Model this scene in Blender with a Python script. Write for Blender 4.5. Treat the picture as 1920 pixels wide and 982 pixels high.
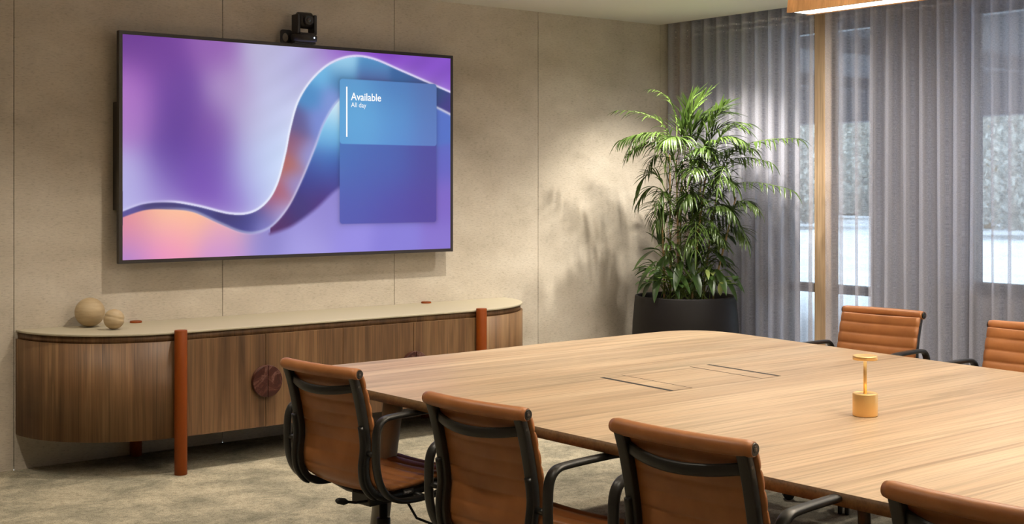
import bpy, bmesh, math, random
from mathutils import Vector, Matrix
import numpy as np

for o in list(bpy.data.objects):
    bpy.data.objects.remove(o, do_unlink=True)
SC = bpy.context.scene
COL = SC.collection
PI = math.pi

# ------------------------------------------------------------------ camera
YAW = 38.182
cam_d = bpy.data.cameras.new('camera')
cam_d.sensor_width = 36.0
cam_d.lens = 2430 / 1920 * 36.0
cam_d.shift_y = (350 - 491) / 1920
cam_d.clip_start = 0.05
cam_d.clip_end = 300
cam = bpy.data.objects.new('camera', cam_d)
COL.objects.link(cam)
cam.location = (0, -7.05, 1.505)
cam.rotation_euler = (PI / 2, 0, -math.radians(YAW))
SC.camera = cam

# ------------------------------------------------------------------ exposure and world
SC.view_settings.view_transform = 'Standard'
SC.view_settings.look = 'None'
SC.view_settings.gamma = 1.0
SC.view_settings.use_curve_mapping = False
SC.view_settings.exposure = 0.0

W = bpy.data.worlds.new('daylight')
SC.world = W
W.use_nodes = True
bgn = W.node_tree.nodes['Background']
bgn.inputs['Color'].default_value = (0.72, 0.84, 1.0, 1)
bgn.inputs['Strength'].default_value = 4.8

WARM = (1.0, 0.90, 0.76)


def spot(name, loc, target, power, angle=90, blend=0.7, radius=0.04, color=WARM):
    d = bpy.data.lights.new(name, 'SPOT')
    d.energy = power
    d.spot_size = math.radians(angle)
    d.spot_blend = blend
    d.shadow_soft_size = radius
    d.color = color
    o = bpy.data.objects.new(name, d)
    COL.objects.link(o)
    o.location = loc
    o.rotation_euler = (Vector(target) - Vector(loc)).to_track_quat('-Z', 'Y').to_euler()
    return o


def area(name, loc, rot, sx, sy, power, color=WARM):
    d = bpy.data.lights.new(name, 'AREA')
    d.shape = 'RECTANGLE'
    d.size, d.size_y = sx, sy
    d.energy = power
    d.color = color
    o = bpy.data.objects.new(name, d)
    COL.objects.link(o)
    o.location = loc
    o.rotation_euler = rot
    return o


# ceiling downlights in front of the display wall
for i, (x, y, p) in enumerate([(1.45, -1.05, 76), (3.2, -1.25, 112), (4.7, -1.25, 165)]):
    spot('downlight', (x, y, 2.70), (x, y + 0.10, 0), p, 110, 0.8, 0.035)
# adjustable downlight aimed at the plant
spot('downlight', (6.33, -1.02, 2.70), (6.50, -0.80, 1.2), 300, 100, 0.9, 0.03, (1.0, 0.93, 0.82))
# over the table
for x, y, p in [(3.3, -2.7, 32), (4.5, -2.7, 34), (3.3, -4.5, 16), (4.5, -4.5, 9), (3.8, -6.3, 14)]:
    spot('downlight', (x, y, 2.70), (x, y, 0), p, 110, 0.9, 0.05)
# behind the near chairs, then along the curtain
for x, y, p in [(1.75, -2.6, 70), (1.45, -4.0, 50), (0.8, -5.6, 25)]:
    spot('downlight', (x, y, 2.70), (x, y, 0), p, 120, 0.9, 0.05)
for x, y, p in [(5.95, -1.55, 140), (6.0, -3.4, 105), (6.0, -4.9, 75), (6.0, -6.6, 60)]:
    spot('downlight', (x, y, 2.70), (x + 0.35, y, 0), p, 165, 1.0, 0.05, (1.0, 0.94, 0.86))
# linear pendant over the table: light down through the diffuser
area('pendant_light', (3.81, -5.22, 2.135), (0, 0, 0), 0.10, 2.4, 9, WARM)
area('upward_fill', (3.81, -5.22, 2.26), (PI, 0, 0), 0.08, 2.4, 210, WARM)  # added fill, aimed up to brighten ceiling and room; no pendant source

# ------------------------------------------------------------------ helpers: colour and materials


def s2l(c):
    return c / 12.92 if c <= 0.04045 else ((c + 0.055) / 1.055) ** 2.4


def rgb(r, g, b):
    return (s2l(r / 255), s2l(g / 255), s2l(b / 255), 1.0)


def mat(name, color=(0.5, 0.5, 0.5, 1), rough=0.5, metal=0.0, spec=0.5, **kw):
    m = bpy.data.materials.new(name)
    m.use_nodes = True
    b = m.node_tree.nodes['Principled BSDF']
    b.inputs['Base Color'].default_value = color
    b.inputs['Roughness'].default_value = rough
    b.inputs['Metallic'].default_value = metal
    b.inputs['Specular IOR Level'].default_value = spec
    return m


def N(m, t, **kw):
    n = m.node_tree.nodes.new(t)
    for k, v in kw.items():
        if k in n.inputs:
            n.inputs[k].default_value = v
        else:
            setattr(n, k, v)
    return n


def L(m, a, b):
    m.node_tree.links.new(a, b)


def ramp(m, stops):
    r = N(m, 'ShaderNodeValToRGB')
    e = r.color_ramp.elements
    while len(e) > 1:
        e.remove(e[-1])
    e[0].position, e[0].color = stops[0]
    for p, c in stops[1:]:
        x = e.new(p)
        x.color = c
    return r


def noisy(m, scale_vec, scale, detail, rough, stops, dist=0.0, bump=0.0, bumpd=0.002, coord='Object'):
    """noise-driven base colour with optional bump"""
    b = m.node_tree.nodes['Principled BSDF']
    tc = N(m, 'ShaderNodeTexCoord')
    mp = N(m, 'ShaderNodeMapping')
    mp.inputs['Scale'].default_value = scale_vec
    L(m, tc.outputs[coord], mp.inputs['Vector'])
    nz = N(m, 'ShaderNodeTexNoise', Scale=scale, Detail=detail, Roughness=rough, Distortion=dist)
    L(m, mp.outputs['Vector'], nz.inputs['Vector'])
    r = ramp(m, stops)
    L(m, nz.outputs['Fac'], r.inputs['Fac'])
    L(m, r.outputs['Color'], b.inputs['Base Color'])
    if bump:
        bp = N(m, 'ShaderNodeBump', Strength=bump, Distance=bumpd)
        L(m, nz.outputs['Fac'], bp.inputs['Height'])
        L(m, bp.outputs['Normal'], b.inputs['Normal'])
    return mp, nz, r, b


def mixc(m, fac_out, a, b_, mode='MIX', fac=None):
    x = N(m, 'ShaderNodeMix', data_type='RGBA', blend_type=mode)
    if fac is not None:
        x.inputs[0].default_value = fac
    if fac_out is not None:
        L(m, fac_out, x.inputs[0])
    for s, v in ((6, a), (7, b_)):
        if isinstance(v, tuple):
            x.inputs[s].default_value = v
        else:
            L(m, v, x.inputs[s])
    return x.outputs[2]


# ---- felt wall panels
def make_felt():
    m = mat('felt_panel', rough=0.95, spec=0.1)
    mp, nz, r, b = noisy(m, (1, 1, 1.6), 2.4, 6, 0.6,
                         [(0.30, rgb(180, 170, 154)), (0.52, rgb(194, 184, 168)), (0.75, rgb(206, 197, 182))])
    tc = N(m, 'ShaderNodeTexCoord')
    mp2 = N(m, 'ShaderNodeMapping')
    mp2.inputs['Scale'].default_value = (38, 38, 150)
    L(m, tc.outputs['Object'], mp2.inputs['Vector'])
    n2 = N(m, 'ShaderNodeTexNoise', Scale=1.0, Detail=5, Roughness=0.7)
    L(m, mp2.outputs['Vector'], n2.inputs['Vector'])
    r2 = ramp(m, [(0.32, (0.66, 0.65, 0.63, 1)), (0.46, (0.96, 0.96, 0.96, 1)), (0.7, (1.08, 1.08, 1.08, 1))])
    L(m, n2.outputs['Fac'], r2.inputs['Fac'])
    c = mixc(m, None, r.outputs['Color'], r2.outputs['Color'], 'MULTIPLY', 0.8)
    mp3 = N(m, 'ShaderNodeMapping')
    mp3.inputs['Scale'].default_value = (14, 14, 34)
    L(m, tc.outputs['Object'], mp3.inputs['Vector'])
    n3 = N(m, 'ShaderNodeTexNoise', Scale=1.0, Detail=4, Roughness=0.6)
    L(m, mp3.outputs['Vector'], n3.inputs['Vector'])
    r3 = ramp(m, [(0.30, (0.80, 0.79, 0.77, 1)), (0.42, (1, 1, 1, 1))])
    L(m, n3.outputs['Fac'], r3.inputs['Fac'])
    c = mixc(m, None, c, r3.outputs['Color'], 'MULTIPLY', 0.55)
    L(m, c, b.inputs['Base Color'])
    bp = N(m, 'ShaderNodeBump', Strength=0.35, Distance=0.003)
    L(m, n2.outputs['Fac'], bp.inputs['Height'])
    L(m, bp.outputs['Normal'], b.inputs['Normal'])
    return m


def make_wood(name, axis, dark, mid, light, rough=0.45, plank=0.0, gscale=1.0, streak=0.5, line=0.35):
    """veneer; axis = grain direction 'X' or 'Z' in object space"""
    m = mat(name, rough=rough, spec=0.35)
    b = m.node_tree.nodes['Principled BSDF']
    tc = N(m, 'ShaderNodeTexCoord')
    geo = tc.outputs['Object']
    vecout = geo
    if plank:
        sx = N(m, 'ShaderNodeSeparateXYZ')
        L(m, geo, sx.inputs[0])
        # strip index across the grain
        if axis == 'Z':
            # angle-free strip coordinate: x - y mix keeps strips continuous round the curved ends
            ad = N(m, 'ShaderNodeMath', operation='SUBTRACT')
            L(m, sx.outputs['X'], ad.inputs[0])
            L(m, sx.outputs['Y'], ad.inputs[1])
            src = ad.outputs[0]
        else:
            src = sx.outputs['Y']
        dv = N(m, 'ShaderNodeMath', operation='DIVIDE')
        L(m, src, dv.inputs[0])
        dv.inputs[1].default_value = plank
        fl = N(m, 'ShaderNodeMath', operation='FLOOR')
        L(m, dv.outputs[0], fl.inputs[0])
        wn = N(m, 'ShaderNodeTexWhiteNoise', noise_dimensions='1D')
        L(m, fl.outputs[0], wn.inputs['W'])
        sc = N(m, 'ShaderNodeVectorMath', operation='SCALE')
        L(m, wn.outputs['Color'], sc.inputs[0])
        sc.inputs['Scale'].default_value = 6.0
        av = N(m, 'ShaderNodeVectorMath', operation='ADD')
        L(m, geo, av.inputs[0])
        L(m, sc.outputs[0], av.inputs[1])
        vecout = av.outputs[0]
    mp = N(m, 'ShaderNodeMapping')
    s = {'X': (0.55, 9, 9), 'Z': (9, 9, 0.8)}[axis]
    mp.inputs['Scale'].default_value = tuple(v * gscale for v in s)
    L(m, vecout, mp.inputs['Vector'])
    nz = N(m, 'ShaderNodeTexNoise', Scale=1.0, Detail=3, Roughness=0.5, Distortion=0.7)
    L(m, mp.outputs['Vector'], nz.inputs['Vector'])
    r = ramp(m, [(0.28, dark), (0.5, mid), (0.72, light)])
    L(m, nz.outputs['Fac'], r.inputs['Fac'])
    mp2 = N(m, 'ShaderNodeMapping')
    s2 = {'X': (1.6, 140, 140), 'Z': (150, 150, 2.0)}[axis]
    mp2.inputs['Scale'].default_value = s2
    L(m, vecout, mp2.inputs['Vector'])
    n2 = N(m, 'ShaderNodeTexNoise', Scale=1.0, Detail=4, Roughness=0.65, Distortion=0.3)
    L(m, mp2.outputs['Vector'], n2.inputs['Vector'])
    r2 = ramp(m, [(0.30, (1 - line, 1 - line, 1 - line * 1.05, 1)), (0.55, (1, 1, 1, 1)), (0.8, (1.08, 1.08, 1.06, 1))])
    L(m, n2.outputs['Fac'], r2.inputs['Fac'])
    c = mixc(m, None, r.outputs['Color'], r2.outputs['Color'], 'MULTIPLY', 0.85)
    # medium cathedral streaks
    mp3 = N(m, 'ShaderNodeMapping')
    s3 = {'X': (0.9, 26, 26), 'Z': (26, 26, 1.1)}[axis]
    mp3.inputs['Scale'].default_value = s3
    L(m, vecout, mp3.inputs['Vector'])
    n3 = N(m, 'ShaderNodeTexNoise', Scale=1.0, Detail=2, Roughness=0.5, Distortion=1.4)
    L(m, mp3.outputs['Vector'], n3.inputs['Vector'])
    k = 1 - streak * 0.5
    r3 = ramp(m, [(0.36, (k, k, k * 0.96, 1)), (0.50, (1, 1, 1, 1)), (0.68, (1.06, 1.06, 1.04, 1))])
    L(m, n3.outputs['Fac'], r3.inputs['Fac'])
    c = mixc(m, None, c, r3.outputs['Color'], 'MULTIPLY', 1.0)
    if plank:
        vr = ramp(m, [(0.0, (0.91, 0.91, 0.91, 1)), (1.0, (1.07, 1.06, 1.05, 1))])
        L(m, wn.outputs['Value'], vr.inputs['Fac'])
        c = mixc(m, None, c, vr.outputs['Color'], 'MULTIPLY', 1.0)
    L(m, c, b.inputs['Base Color'])
    bp = N(m, 'ShaderNodeBump', Strength=0.08, Distance=0.001)
    L(m, n2.outputs['Fac'], bp.inputs['Height'])
    L(m, bp.outputs['Normal'], b.inputs['Normal'])
    return m


def make_carpet():
    m = mat('carpet_tile', rough=1.0, spec=0.05)
    mp, nz, r, b = noisy(m, (1, 1, 1), 3.4, 9, 0.72,
                         [(0.34, rgb(134, 129, 112)), (0.47, rgb(160, 153, 133)), (0.56, rgb(180, 170, 147)), (0.7, rgb(196, 184, 160))], dist=0.4)
    tc = N(m, 'ShaderNodeTexCoord')
    n2 = N(m, 'ShaderNodeTexNoise', Scale=150.0, Detail=3, Roughness=0.8)
    L(m, tc.outputs['Object'], n2.inputs['Vector'])
    r2 = ramp(m, [(0.36, (0.50, 0.50, 0.50, 1)), (0.6, (1.10, 1.10, 1.10, 1))])
    L(m, n2.outputs['Fac'], r2.inputs['Fac'])
    c = mixc(m, None, r.outputs['Color'], r2.outputs['Color'], 'MULTIPLY', 0.9)
    n4 = N(m, 'ShaderNodeTexNoise', Scale=34.0, Detail=6, Roughness=0.7)
    L(m, tc.outputs['Object'], n4.inputs['Vector'])
    r4 = ramp(m, [(0.36, (0.64, 0.64, 0.62, 1)), (0.52, (1.03, 1.03, 1.03, 1))])
    L(m, n4.outputs['Fac'], r4.inputs['Fac'])
    c = mixc(m, None, c, r4.outputs['Color'], 'MULTIPLY', 0.75)
    # carpet tile joints every 0.5 m
    br = N(m, 'ShaderNodeTexBrick')
    br.offset = 0.5
    br.inputs['Scale'].default_value = 1.0
    br.inputs['Brick Width'].default_value = 0.5
    br.inputs['Row Height'].default_value = 0.5
    br.inputs['Mortar Size'].default_value = 0.002
    br.inputs['Color1'].default_value = (1, 1, 1, 1)
    br.inputs['Color2'].default_value = (0.95, 0.95, 0.95, 1)
    br.inputs['Mortar'].default_value = (0.85, 0.85, 0.85, 1)
    L(m, tc.outputs['Object'], br.inputs['Vector'])
    c = mixc(m, None, c, br.outputs['Color'], 'MULTIPLY', 0.8)
    L(m, c, b.inputs['Base Color'])
    bp = N(m, 'ShaderNodeBump', Strength=0.6, Distance=0.004)
    L(m, n2.outputs['Fac'], bp.inputs['Height'])
    L(m, bp.outputs['Normal'], b.inputs['Normal'])
    return m


def make_leather():
    m = mat('tan_leather', rough=0.42, spec=0.4)
    noisy(m, (1, 1, 1), 9, 5, 0.6, [(0.35, rgb(148, 94, 51)), (0.65, rgb(162, 105, 59))], bump=0.0)
    b = m.node_tree.nodes['Principled BSDF']
    v = N(m, 'ShaderNodeTexVoronoi', Scale=420.0)
    tc = N(m, 'ShaderNodeTexCoord')
    L(m, tc.outputs['Object'], v.inputs['Vector'])
    bp = N(m, 'ShaderNodeBump', Strength=0.12, Distance=0.0006)
    L(m, v.outputs['Distance'], bp.inputs['Height'])
    L(m, bp.outputs['Normal'], b.inputs['Normal'])
    return m


def make_sheer():
    """open-weave linen voile: light passes between the threads, threads scatter and transmit"""
    m = bpy.data.materials.new('sheer_linen')
    m.use_nodes = True
    nt = m.node_tree
    nt.nodes.remove(nt.nodes['Principled BSDF'])
    out = nt.nodes['Material Output']
    tc = N(m, 'ShaderNodeTexCoord')
    mp = N(m, 'ShaderNodeMapping')
    mp.inputs['Scale'].default_value = (1, 700, 90)
    L(m, tc.outputs['Object'], mp.inputs['Vector'])
    n1 = N(m, 'ShaderNodeTexNoise', Scale=1.0, Detail=2, Roughness=0.6)
    L(m, mp.outputs['Vector'], n1.inputs['Vector'])
    mp2 = N(m, 'ShaderNodeMapping')
    mp2.inputs['Scale'].default_value = (1, 60, 700)
    L(m, tc.outputs['Object'], mp2.inputs['Vector'])
    n2 = N(m, 'ShaderNodeTexNoise', Scale=1.0, Detail=2, Roughness=0.6)
    L(m, mp2.outputs['Vector'], n2.inputs['Vector'])
    ad = N(m, 'ShaderNodeMath', operation='ADD')
    L(m, n1.outputs['Fac'], ad.inputs[0])
    L(m, n2.outputs['Fac'], ad.inputs[1])
    mr = N(m, 'ShaderNodeMapRange')
    mr.inputs['From Min'].default_value = 0.75
    mr.inputs['From Max'].default_value = 1.25
    mr.inputs['To Min'].default_value = 0.34
    mr.inputs['To Max'].default_value = 0.56
    L(m, ad.outputs[0], mr.inputs['Value'])
    tr = N(m, 'ShaderNodeBsdfTransparent')
    df = N(m, 'ShaderNodeBsdfDiffuse', Color=rgb(212, 211, 220))
    tl = N(m, 'ShaderNodeBsdfTranslucent', Color=rgb(206, 212, 232))
    m1 = N(m, 'ShaderNodeMixShader')
    m1.inputs[0].default_value = 0.42
    L(m, df.outputs[0], m1.inputs[1])
    L(m, tl.outputs[0], m1.inputs[2])
    m2 = N(m, 'ShaderNodeMixShader')
    L(m, mr.outputs[0], m2.inputs[0])
    L(m, tr.outputs[0], m2.inputs[1])
    L(m, m1.outputs[0], m2.inputs[2])
    L(m, m2.outputs[0], out.inputs['Surface'])
    return m


def make_leaf(name, c1, c2, trans=0.22, rough=0.38):
    m = mat(name, rough=rough, spec=0.5)
    mp, nz, r, b = noisy(m, (1, 1, 1), 6, 3, 0.5, [(0.3, c1), (0.7, c2)])
    out = m.node_tree.nodes['Material Output']
    tl = N(m, 'ShaderNodeBsdfTranslucent')
    L(m, r.outputs['Color'], tl.inputs['Color'])
    mx = N(m, 'ShaderNodeMixShader')
    mx.inputs[0].default_value = trans
    L(m, b.outputs[0], mx.inputs[1])
    L(m, tl.outputs[0], mx.inputs[2])
    L(m, mx.outputs[0], out.inputs['Surface'])
    return m


def make_glass():
    m = bpy.data.materials.new('window_glass')
    m.use_nodes = True
    nt = m.node_tree
    nt.nodes.remove(nt.nodes['Principled BSDF'])
    out = nt.nodes['Material Output']
    tr = N(m, 'ShaderNodeBsdfTransparent', Color=(0.86, 0.90, 0.90, 1))
    gl = N(m, 'ShaderNodeBsdfGlossy', Roughness=0.25)
    mx = N(m, 'ShaderNodeMixShader')
    mx.inputs[0].default_value = 0.06
    L(m, tr.outputs[0], mx.inputs[1])
    L(m, gl.outputs[0], mx.inputs[2])
    L(m, mx.outputs[0], out.inputs['Surface'])
    return m


def emit(name, color, strength):
    m = bpy.data.materials.new(name)
    m.use_nodes = True
    nt = m.node_tree
    nt.nodes.remove(nt.nodes['Principled BSDF'])
    e = N(m, 'ShaderNodeEmission', Color=color, Strength=strength)
    L(m, e.outputs[0], nt.nodes['Material Output'].inputs['Surface'])
    return m


M = {}
M['felt'] = make_felt()
M['seam'] = mat('panel_gap', rgb(60, 52, 42), 0.9)
M['walnut'] = make_wood('walnut_veneer', 'Z', rgb(88, 62, 38), rgb(112, 82, 53), rgb(130, 100, 68), 0.5, plank=0.165, streak=0.52, line=0.44)
M['oak'] = make_wood('oak_table', 'X', rgb(166, 139, 110), rgb(184, 158, 128), rgb(198, 174, 144), 0.40, plank=0.19, streak=0.5, line=0.34, gscale=0.8)
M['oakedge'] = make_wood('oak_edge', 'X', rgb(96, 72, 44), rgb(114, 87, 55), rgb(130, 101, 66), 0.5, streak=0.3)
M['timber'] = make_wood('timber_post', 'Z', rgb(176, 146, 112), rgb(192, 162, 126), rgb(204, 176, 140), 0.5, streak=0.4)
M['pendwood'] = make_wood('pendant_wood', 'Z', rgb(150, 108, 66), rgb(170, 126, 80), rgb(184, 140, 92), 0.45, streak=0.3)
M['carpet'] = make_carpet()
M['leather'] = make_leather()
M['sheer'] = make_sheer()
M['tape'] = mat('heading_tape', rgb(210, 208, 210), 0.8)
M['glass'] = make_glass()
M['ceil'] = mat('ceiling_paint', rgb(222, 219, 214), 0.9, spec=0.1)
M['plaster'] = mat('plaster', rgb(190, 180, 162), 0.9, spec=0.1)
M['pier'] = mat('grey_render', rgb(120, 120, 126), 0.9, spec=0.1)
M['stone'] = mat('cabinet_top_laminate', rgb(174, 165, 142), 0.42, spec=0.4)
M['rust'] = mat('rust_lacquer', rgb(122, 55, 2), 0.5, spec=0.25)
M['black'] = mat('black_plastic', rgb(34, 30, 28), 0.45)
M['bezel'] = mat('tv_bezel', rgb(44, 38, 35), 0.4)
M['chairmetal'] = mat('chair_black_metal', rgb(40, 39, 36), 0.36, metal=0.35, spec=0.5)
M['bolt'] = mat('bolt_steel', rgb(96, 92, 86), 0.3, metal=0.9)
M['rubber'] = mat('rubber', rgb(24, 23, 22), 0.6)
M['taupe'] = mat('taupe_metal', rgb(152, 147, 136), 0.5)
M['brass'] = mat('satin_brass', rgb(244, 203, 136), 0.36, metal=0.75)
M['pot'] = mat('charcoal_pot', rgb(20, 17, 16), 0.55, spec=0.25)
M['soil'] = mat('soil', rgb(50, 38, 28), 0.95)
noisy(M['soil'], (1, 1, 1), 40, 4, 0.7, [(0.3, rgb(30, 22, 16)), (0.7, rgb(74, 56, 40))], bump=0.6, bumpd=0.01)
M['cane'] = mat('palm_cane', rgb(150, 128, 84), 0.55)
noisy(M['cane'], (1, 1, 14), 3, 3, 0.5, [(0.35, rgb(104, 118, 56)), (0.6, rgb(176, 142, 100))])
M['rachis'] = mat('palm_rachis', rgb(104, 128, 52), 0.5)
M['leaf'] = make_leaf('palm_leaf', rgb(54, 76, 30), rgb(92, 114, 54), 0.2, 0.30)
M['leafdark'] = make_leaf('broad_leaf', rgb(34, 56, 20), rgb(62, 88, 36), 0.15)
M['leafpale'] = make_leaf('variegated_leaf', rgb(90, 120, 56), rgb(160, 172, 98), 0.15)
M['turned'] = mat('turned_wood', rgb(190, 168, 130), 0.6)
noisy(M['turned'], (1, 1, 7), 7, 5, 0.6, [(0.3, rgb(158, 136, 102)), (0.7, rgb(184, 163, 128))])
M['white_text'] = emit('white_pixels', (1, 1, 1, 1), 1.0)
M['led'] = emit('status_led', rgb(190, 215, 255), 4.0)
M['diffuser'] = emit('pendant_diffuser', (1.0, 0.90, 0.74, 1), 4.5)
M['labelgrey'] = mat('label_grey', rgb(70, 68, 66), 0.6)
M['labelwhite'] = mat('label_white', rgb(225, 222, 215), 0.6)
M['slot'] = mat('slot_black', rgb(22, 18, 15), 0.7)


def make_marble():
    m = mat('red_marble', rough=0.3, spec=0.5)
    mp, nz, r, b = noisy(m, (1, 1, 1), 11, 9, 0.72,
                         [(0.40, rgb(50, 20, 13)), (0.50, rgb(62, 26, 18)), (0.57, rgb(92, 58, 48)), (0.585, rgb(124, 94, 84)), (0.60, rgb(80, 44, 36)), (0.75, rgb(58, 24, 17))], dist=1.2)
    return m


M['marble'] = make_marble()

# ------------------------------------------------------------------ helpers: meshes


class MB:
    def __init__(self):
        self.v = []
        self.f = []
        self.sm = []

    def add(self, vs, fs, smooth=False):
        k = len(self.v)
        self.v += [tuple(p) for p in vs]
        self.f += [tuple(i + k for i in f) for f in fs]
        self.sm += [smooth] * len(fs)
        return self

    def box(self, x0, x1, y0, y1, z0, z1):
        vs = [(x0, y0, z0), (x1, y0, z0), (x1, y1, z0), (x0, y1, z0), (x0, y0, z1), (x1, y0, z1), (x1, y1, z1), (x0, y1, z1)]
        fs = [(0, 3, 2, 1), (4, 5, 6, 7), (0, 1, 5, 4), (1, 2, 6, 5), (2, 3, 7, 6), (3, 0, 4, 7)]
        return self.add(vs, fs)

    def lathe(self, prof, c=(0, 0, 0), n=40, cap=True, smooth=True):
        """prof: (r, z) list from bottom to top about the vertical axis"""
        vs, fs = [], []
        for r, z in prof:
            for i in range(n):
                a = 2 * PI * i / n
                vs.append((c[0] + r * math.cos(a), c[1] + r * math.sin(a), c[2] + z))
        for j in range(len(prof) - 1):
            for i in range(n):
                k = (i + 1) % n
                fs.append((j * n + i, j * n + k, (j + 1) * n + k, (j + 1) * n + i))
        self.add(vs, fs, smooth)
        if cap:
            b = len(self.v) - len(vs)
            self.f.append(tuple(b + i for i in range(n))[::-1])
            self.f.append(tuple(b + (len(prof) - 1) * n + i for i in range(n)))
            self.sm += [False, False]
        return self

    def tube(self, pts, rad, n=12, cap=True, flat=1.0, smooth=True):
        """round tube through pts; rad number or list; flat scales the second axis"""
        pts = [Vector(p) for p in pts]
        if not isinstance(rad, (list, tuple)):
            rad = [rad] * len(pts)
        vs, fs = [], []
        t0 = (pts[1] - pts[0]).normalized()
        up = Vector((0, 0, 1)) if abs(t0.z) < 0.9 else Vector((1, 0, 0))
        nrm = t0.cross(up).normalized()
        for i, p in enumerate(pts):
            if i == 0:
                t = t0
            elif i == len(pts) - 1:
                t = (pts[-1] - pts[-2]).normalized()
            else:
                t = ((pts[i + 1] - p).normalized() + (p - pts[i - 1]).normalized()).normalized()
            nrm = (nrm - t * nrm.dot(t)).normalized()
            bn = t.cross(nrm)
            for k in range(n):
                a = 2 * PI * k / n
                vs.append(p + nrm * math.cos(a) * rad[i] + bn * math.sin(a) * rad[i] * flat)
        m_ = len(pts)
        for j in range(m_ - 1):
            for i in range(n):
                k = (i + 1) % n
                fs.append((j * n + i, j * n + k, (j + 1) * n + k, (j + 1) * n + i))
        self.add(vs, fs, smooth)
        if cap:
            b = len(self.v) - len(vs)
            self.f.append(tuple(b + i for i in range(n))[::-1])
            self.f.append(tuple(b + (m_ - 1) * n + i for i in range(n)))
            self.sm += [False, False]
        return self

    def sweep_xz(self, prof, y, wy, wn, closed=False, n=16, p=4.0):
        """bar whose centre line lies in a plane y = const; superellipse section wy (across) x wn (in plane)"""
        pr = [Vector((a, y, b)) for a, b in prof]
        vs, fs = [], []
        m_ = len(pr)
        for i, q in enumerate(pr):
            if closed:
                t = (pr[(i + 1) % m_] - pr[i - 1]).normalized()
            else:
                t = (pr[min(i + 1, m_ - 1)] - pr[max(i - 1, 0)]).normalized()
            nn = Vector((-t.z, 0, t.x))
            for k in range(n):
                a = 2 * PI * k / n
                ca, sa = math.cos(a), math.sin(a)
                ex = 2.0 / p
                cy = math.copysign(abs(ca) ** ex, ca) * wy / 2
                cn = math.copysign(abs(sa) ** ex, sa) * wn / 2
                vs.append(q + Vector((0, cy, 0)) + nn * cn)
        rng = m_ if closed else m_ - 1
        for j in range(rng):
            j2 = (j + 1) % m_
            for i in range(n):
                k = (i + 1) % n
                fs.append((j * n + i, j * n + k, j2 * n + k, j2 * n + i))
        self.add(vs, fs, True)
        if not closed:
            b = len(self.v) - len(vs)
            self.f.append(tuple(b + i for i in range(n))[::-1])
            self.f.append(tuple(b + (m_ - 1) * n + i for i in range(n)))
            self.sm += [False, False]
        return self

    def prism(self, outline, z0, z1, smooth_side=False):
        n = len(outline)
        vs = [(x, y, z0) for x, y in outline] + [(x, y, z1) for x, y in outline]
        fs = [tuple(range(n))[::-1], tuple(range(n, 2 * n))]
        self.add(vs, fs)
        b = len(self.v) - 2 * n
        for i in range(n):
            k = (i + 1) % n
            self.f.append((b + i, b + k, b + n + k, b + n + i))
            self.sm.append(smooth_side)
        return self

    def grid(self, nu, nv, fn, smooth=True, flip=False):
        vs = [fn(i / (nu - 1), j / (nv - 1)) for j in range(nv) for i in range(nu)]
        fs = []
        for j in range(nv - 1):
            for i in range(nu - 1):
                q = (j * nu + i, j * nu + i + 1, (j + 1) * nu + i + 1, (j + 1) * nu + i)
                fs.append(q[::-1] if flip else q)
        return self.add(vs, fs, smooth)

    def build(self, name, m, parent=None, bevel=0.0, seg=2, kind=None, label=None, fix=True):
        me = bpy.data.meshes.new(name)
        me.from_pydata(self.v, [], self.f)
        me.polygons.foreach_set('use_smooth', self.sm)
        me.update()
        if fix:
            bm = bmesh.new()
            bm.from_mesh(me)
            bmesh.ops.recalc_face_normals(bm, faces=bm.faces)
            bm.to_mesh(me)
            bm.free()
        me.materials.append(m)
        o = bpy.data.objects.new(name, me)
        COL.objects.link(o)
        if parent:
            o.parent = parent
        if bevel:
            md = o.modifiers.new('bevel', 'BEVEL')
            md.width = bevel
            md.segments = seg
            md.limit_method = 'ANGLE'
            md.angle_limit = math.radians(40)
        if kind:
            o['kind'] = kind
        if label:
            o['label'] = label
        return o


def empty(name, loc, rz=0.0):
    o = bpy.data.objects.new(name, None)
    COL.objects.link(o)
    o.empty_display_size = 0.1
    o.location = loc
    o.rotation_euler = (0, 0, rz)
    return o


def tag(o, label, cat, group=None):
    o['label'] = label
    o['category'] = cat
    if group:
        o['group'] = group
    return o


def kids(o):
    return [c for c in bpy.data.objects if c.parent == o]


def copy_tree(o, parent=None):
    c = o.copy()
    COL.objects.link(c)
    if parent:
        c.parent = parent
    for ch in kids(o):
        copy_tree(ch, c)
    return c


def catmull(pts, n=8, closed=False):
    P = [Vector(p) for p in pts]
    out = []
    m_ = len(P)
    rng = m_ if closed else m_ - 1
    for i in range(rng):
        if closed:
            p0, p1, p2, p3 = P[i - 1], P[i], P[(i + 1) % m_], P[(i + 2) % m_]
        else:
            p0, p1, p2, p3 = P[max(i - 1, 0)], P[i], P[i + 1], P[min(i + 2, m_ - 1)]
        for k in range(n):
            t = k / n
            out.append(0.5 * ((2 * p1) + (p2 - p0) * t + (2 * p0 - 5 * p1 + 4 * p2 - p3) * t * t + (3 * p1 - p0 - 3 * p2 + p3) * t ** 3))
    if not closed:
        out.append(P[-1])
    return out


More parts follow.
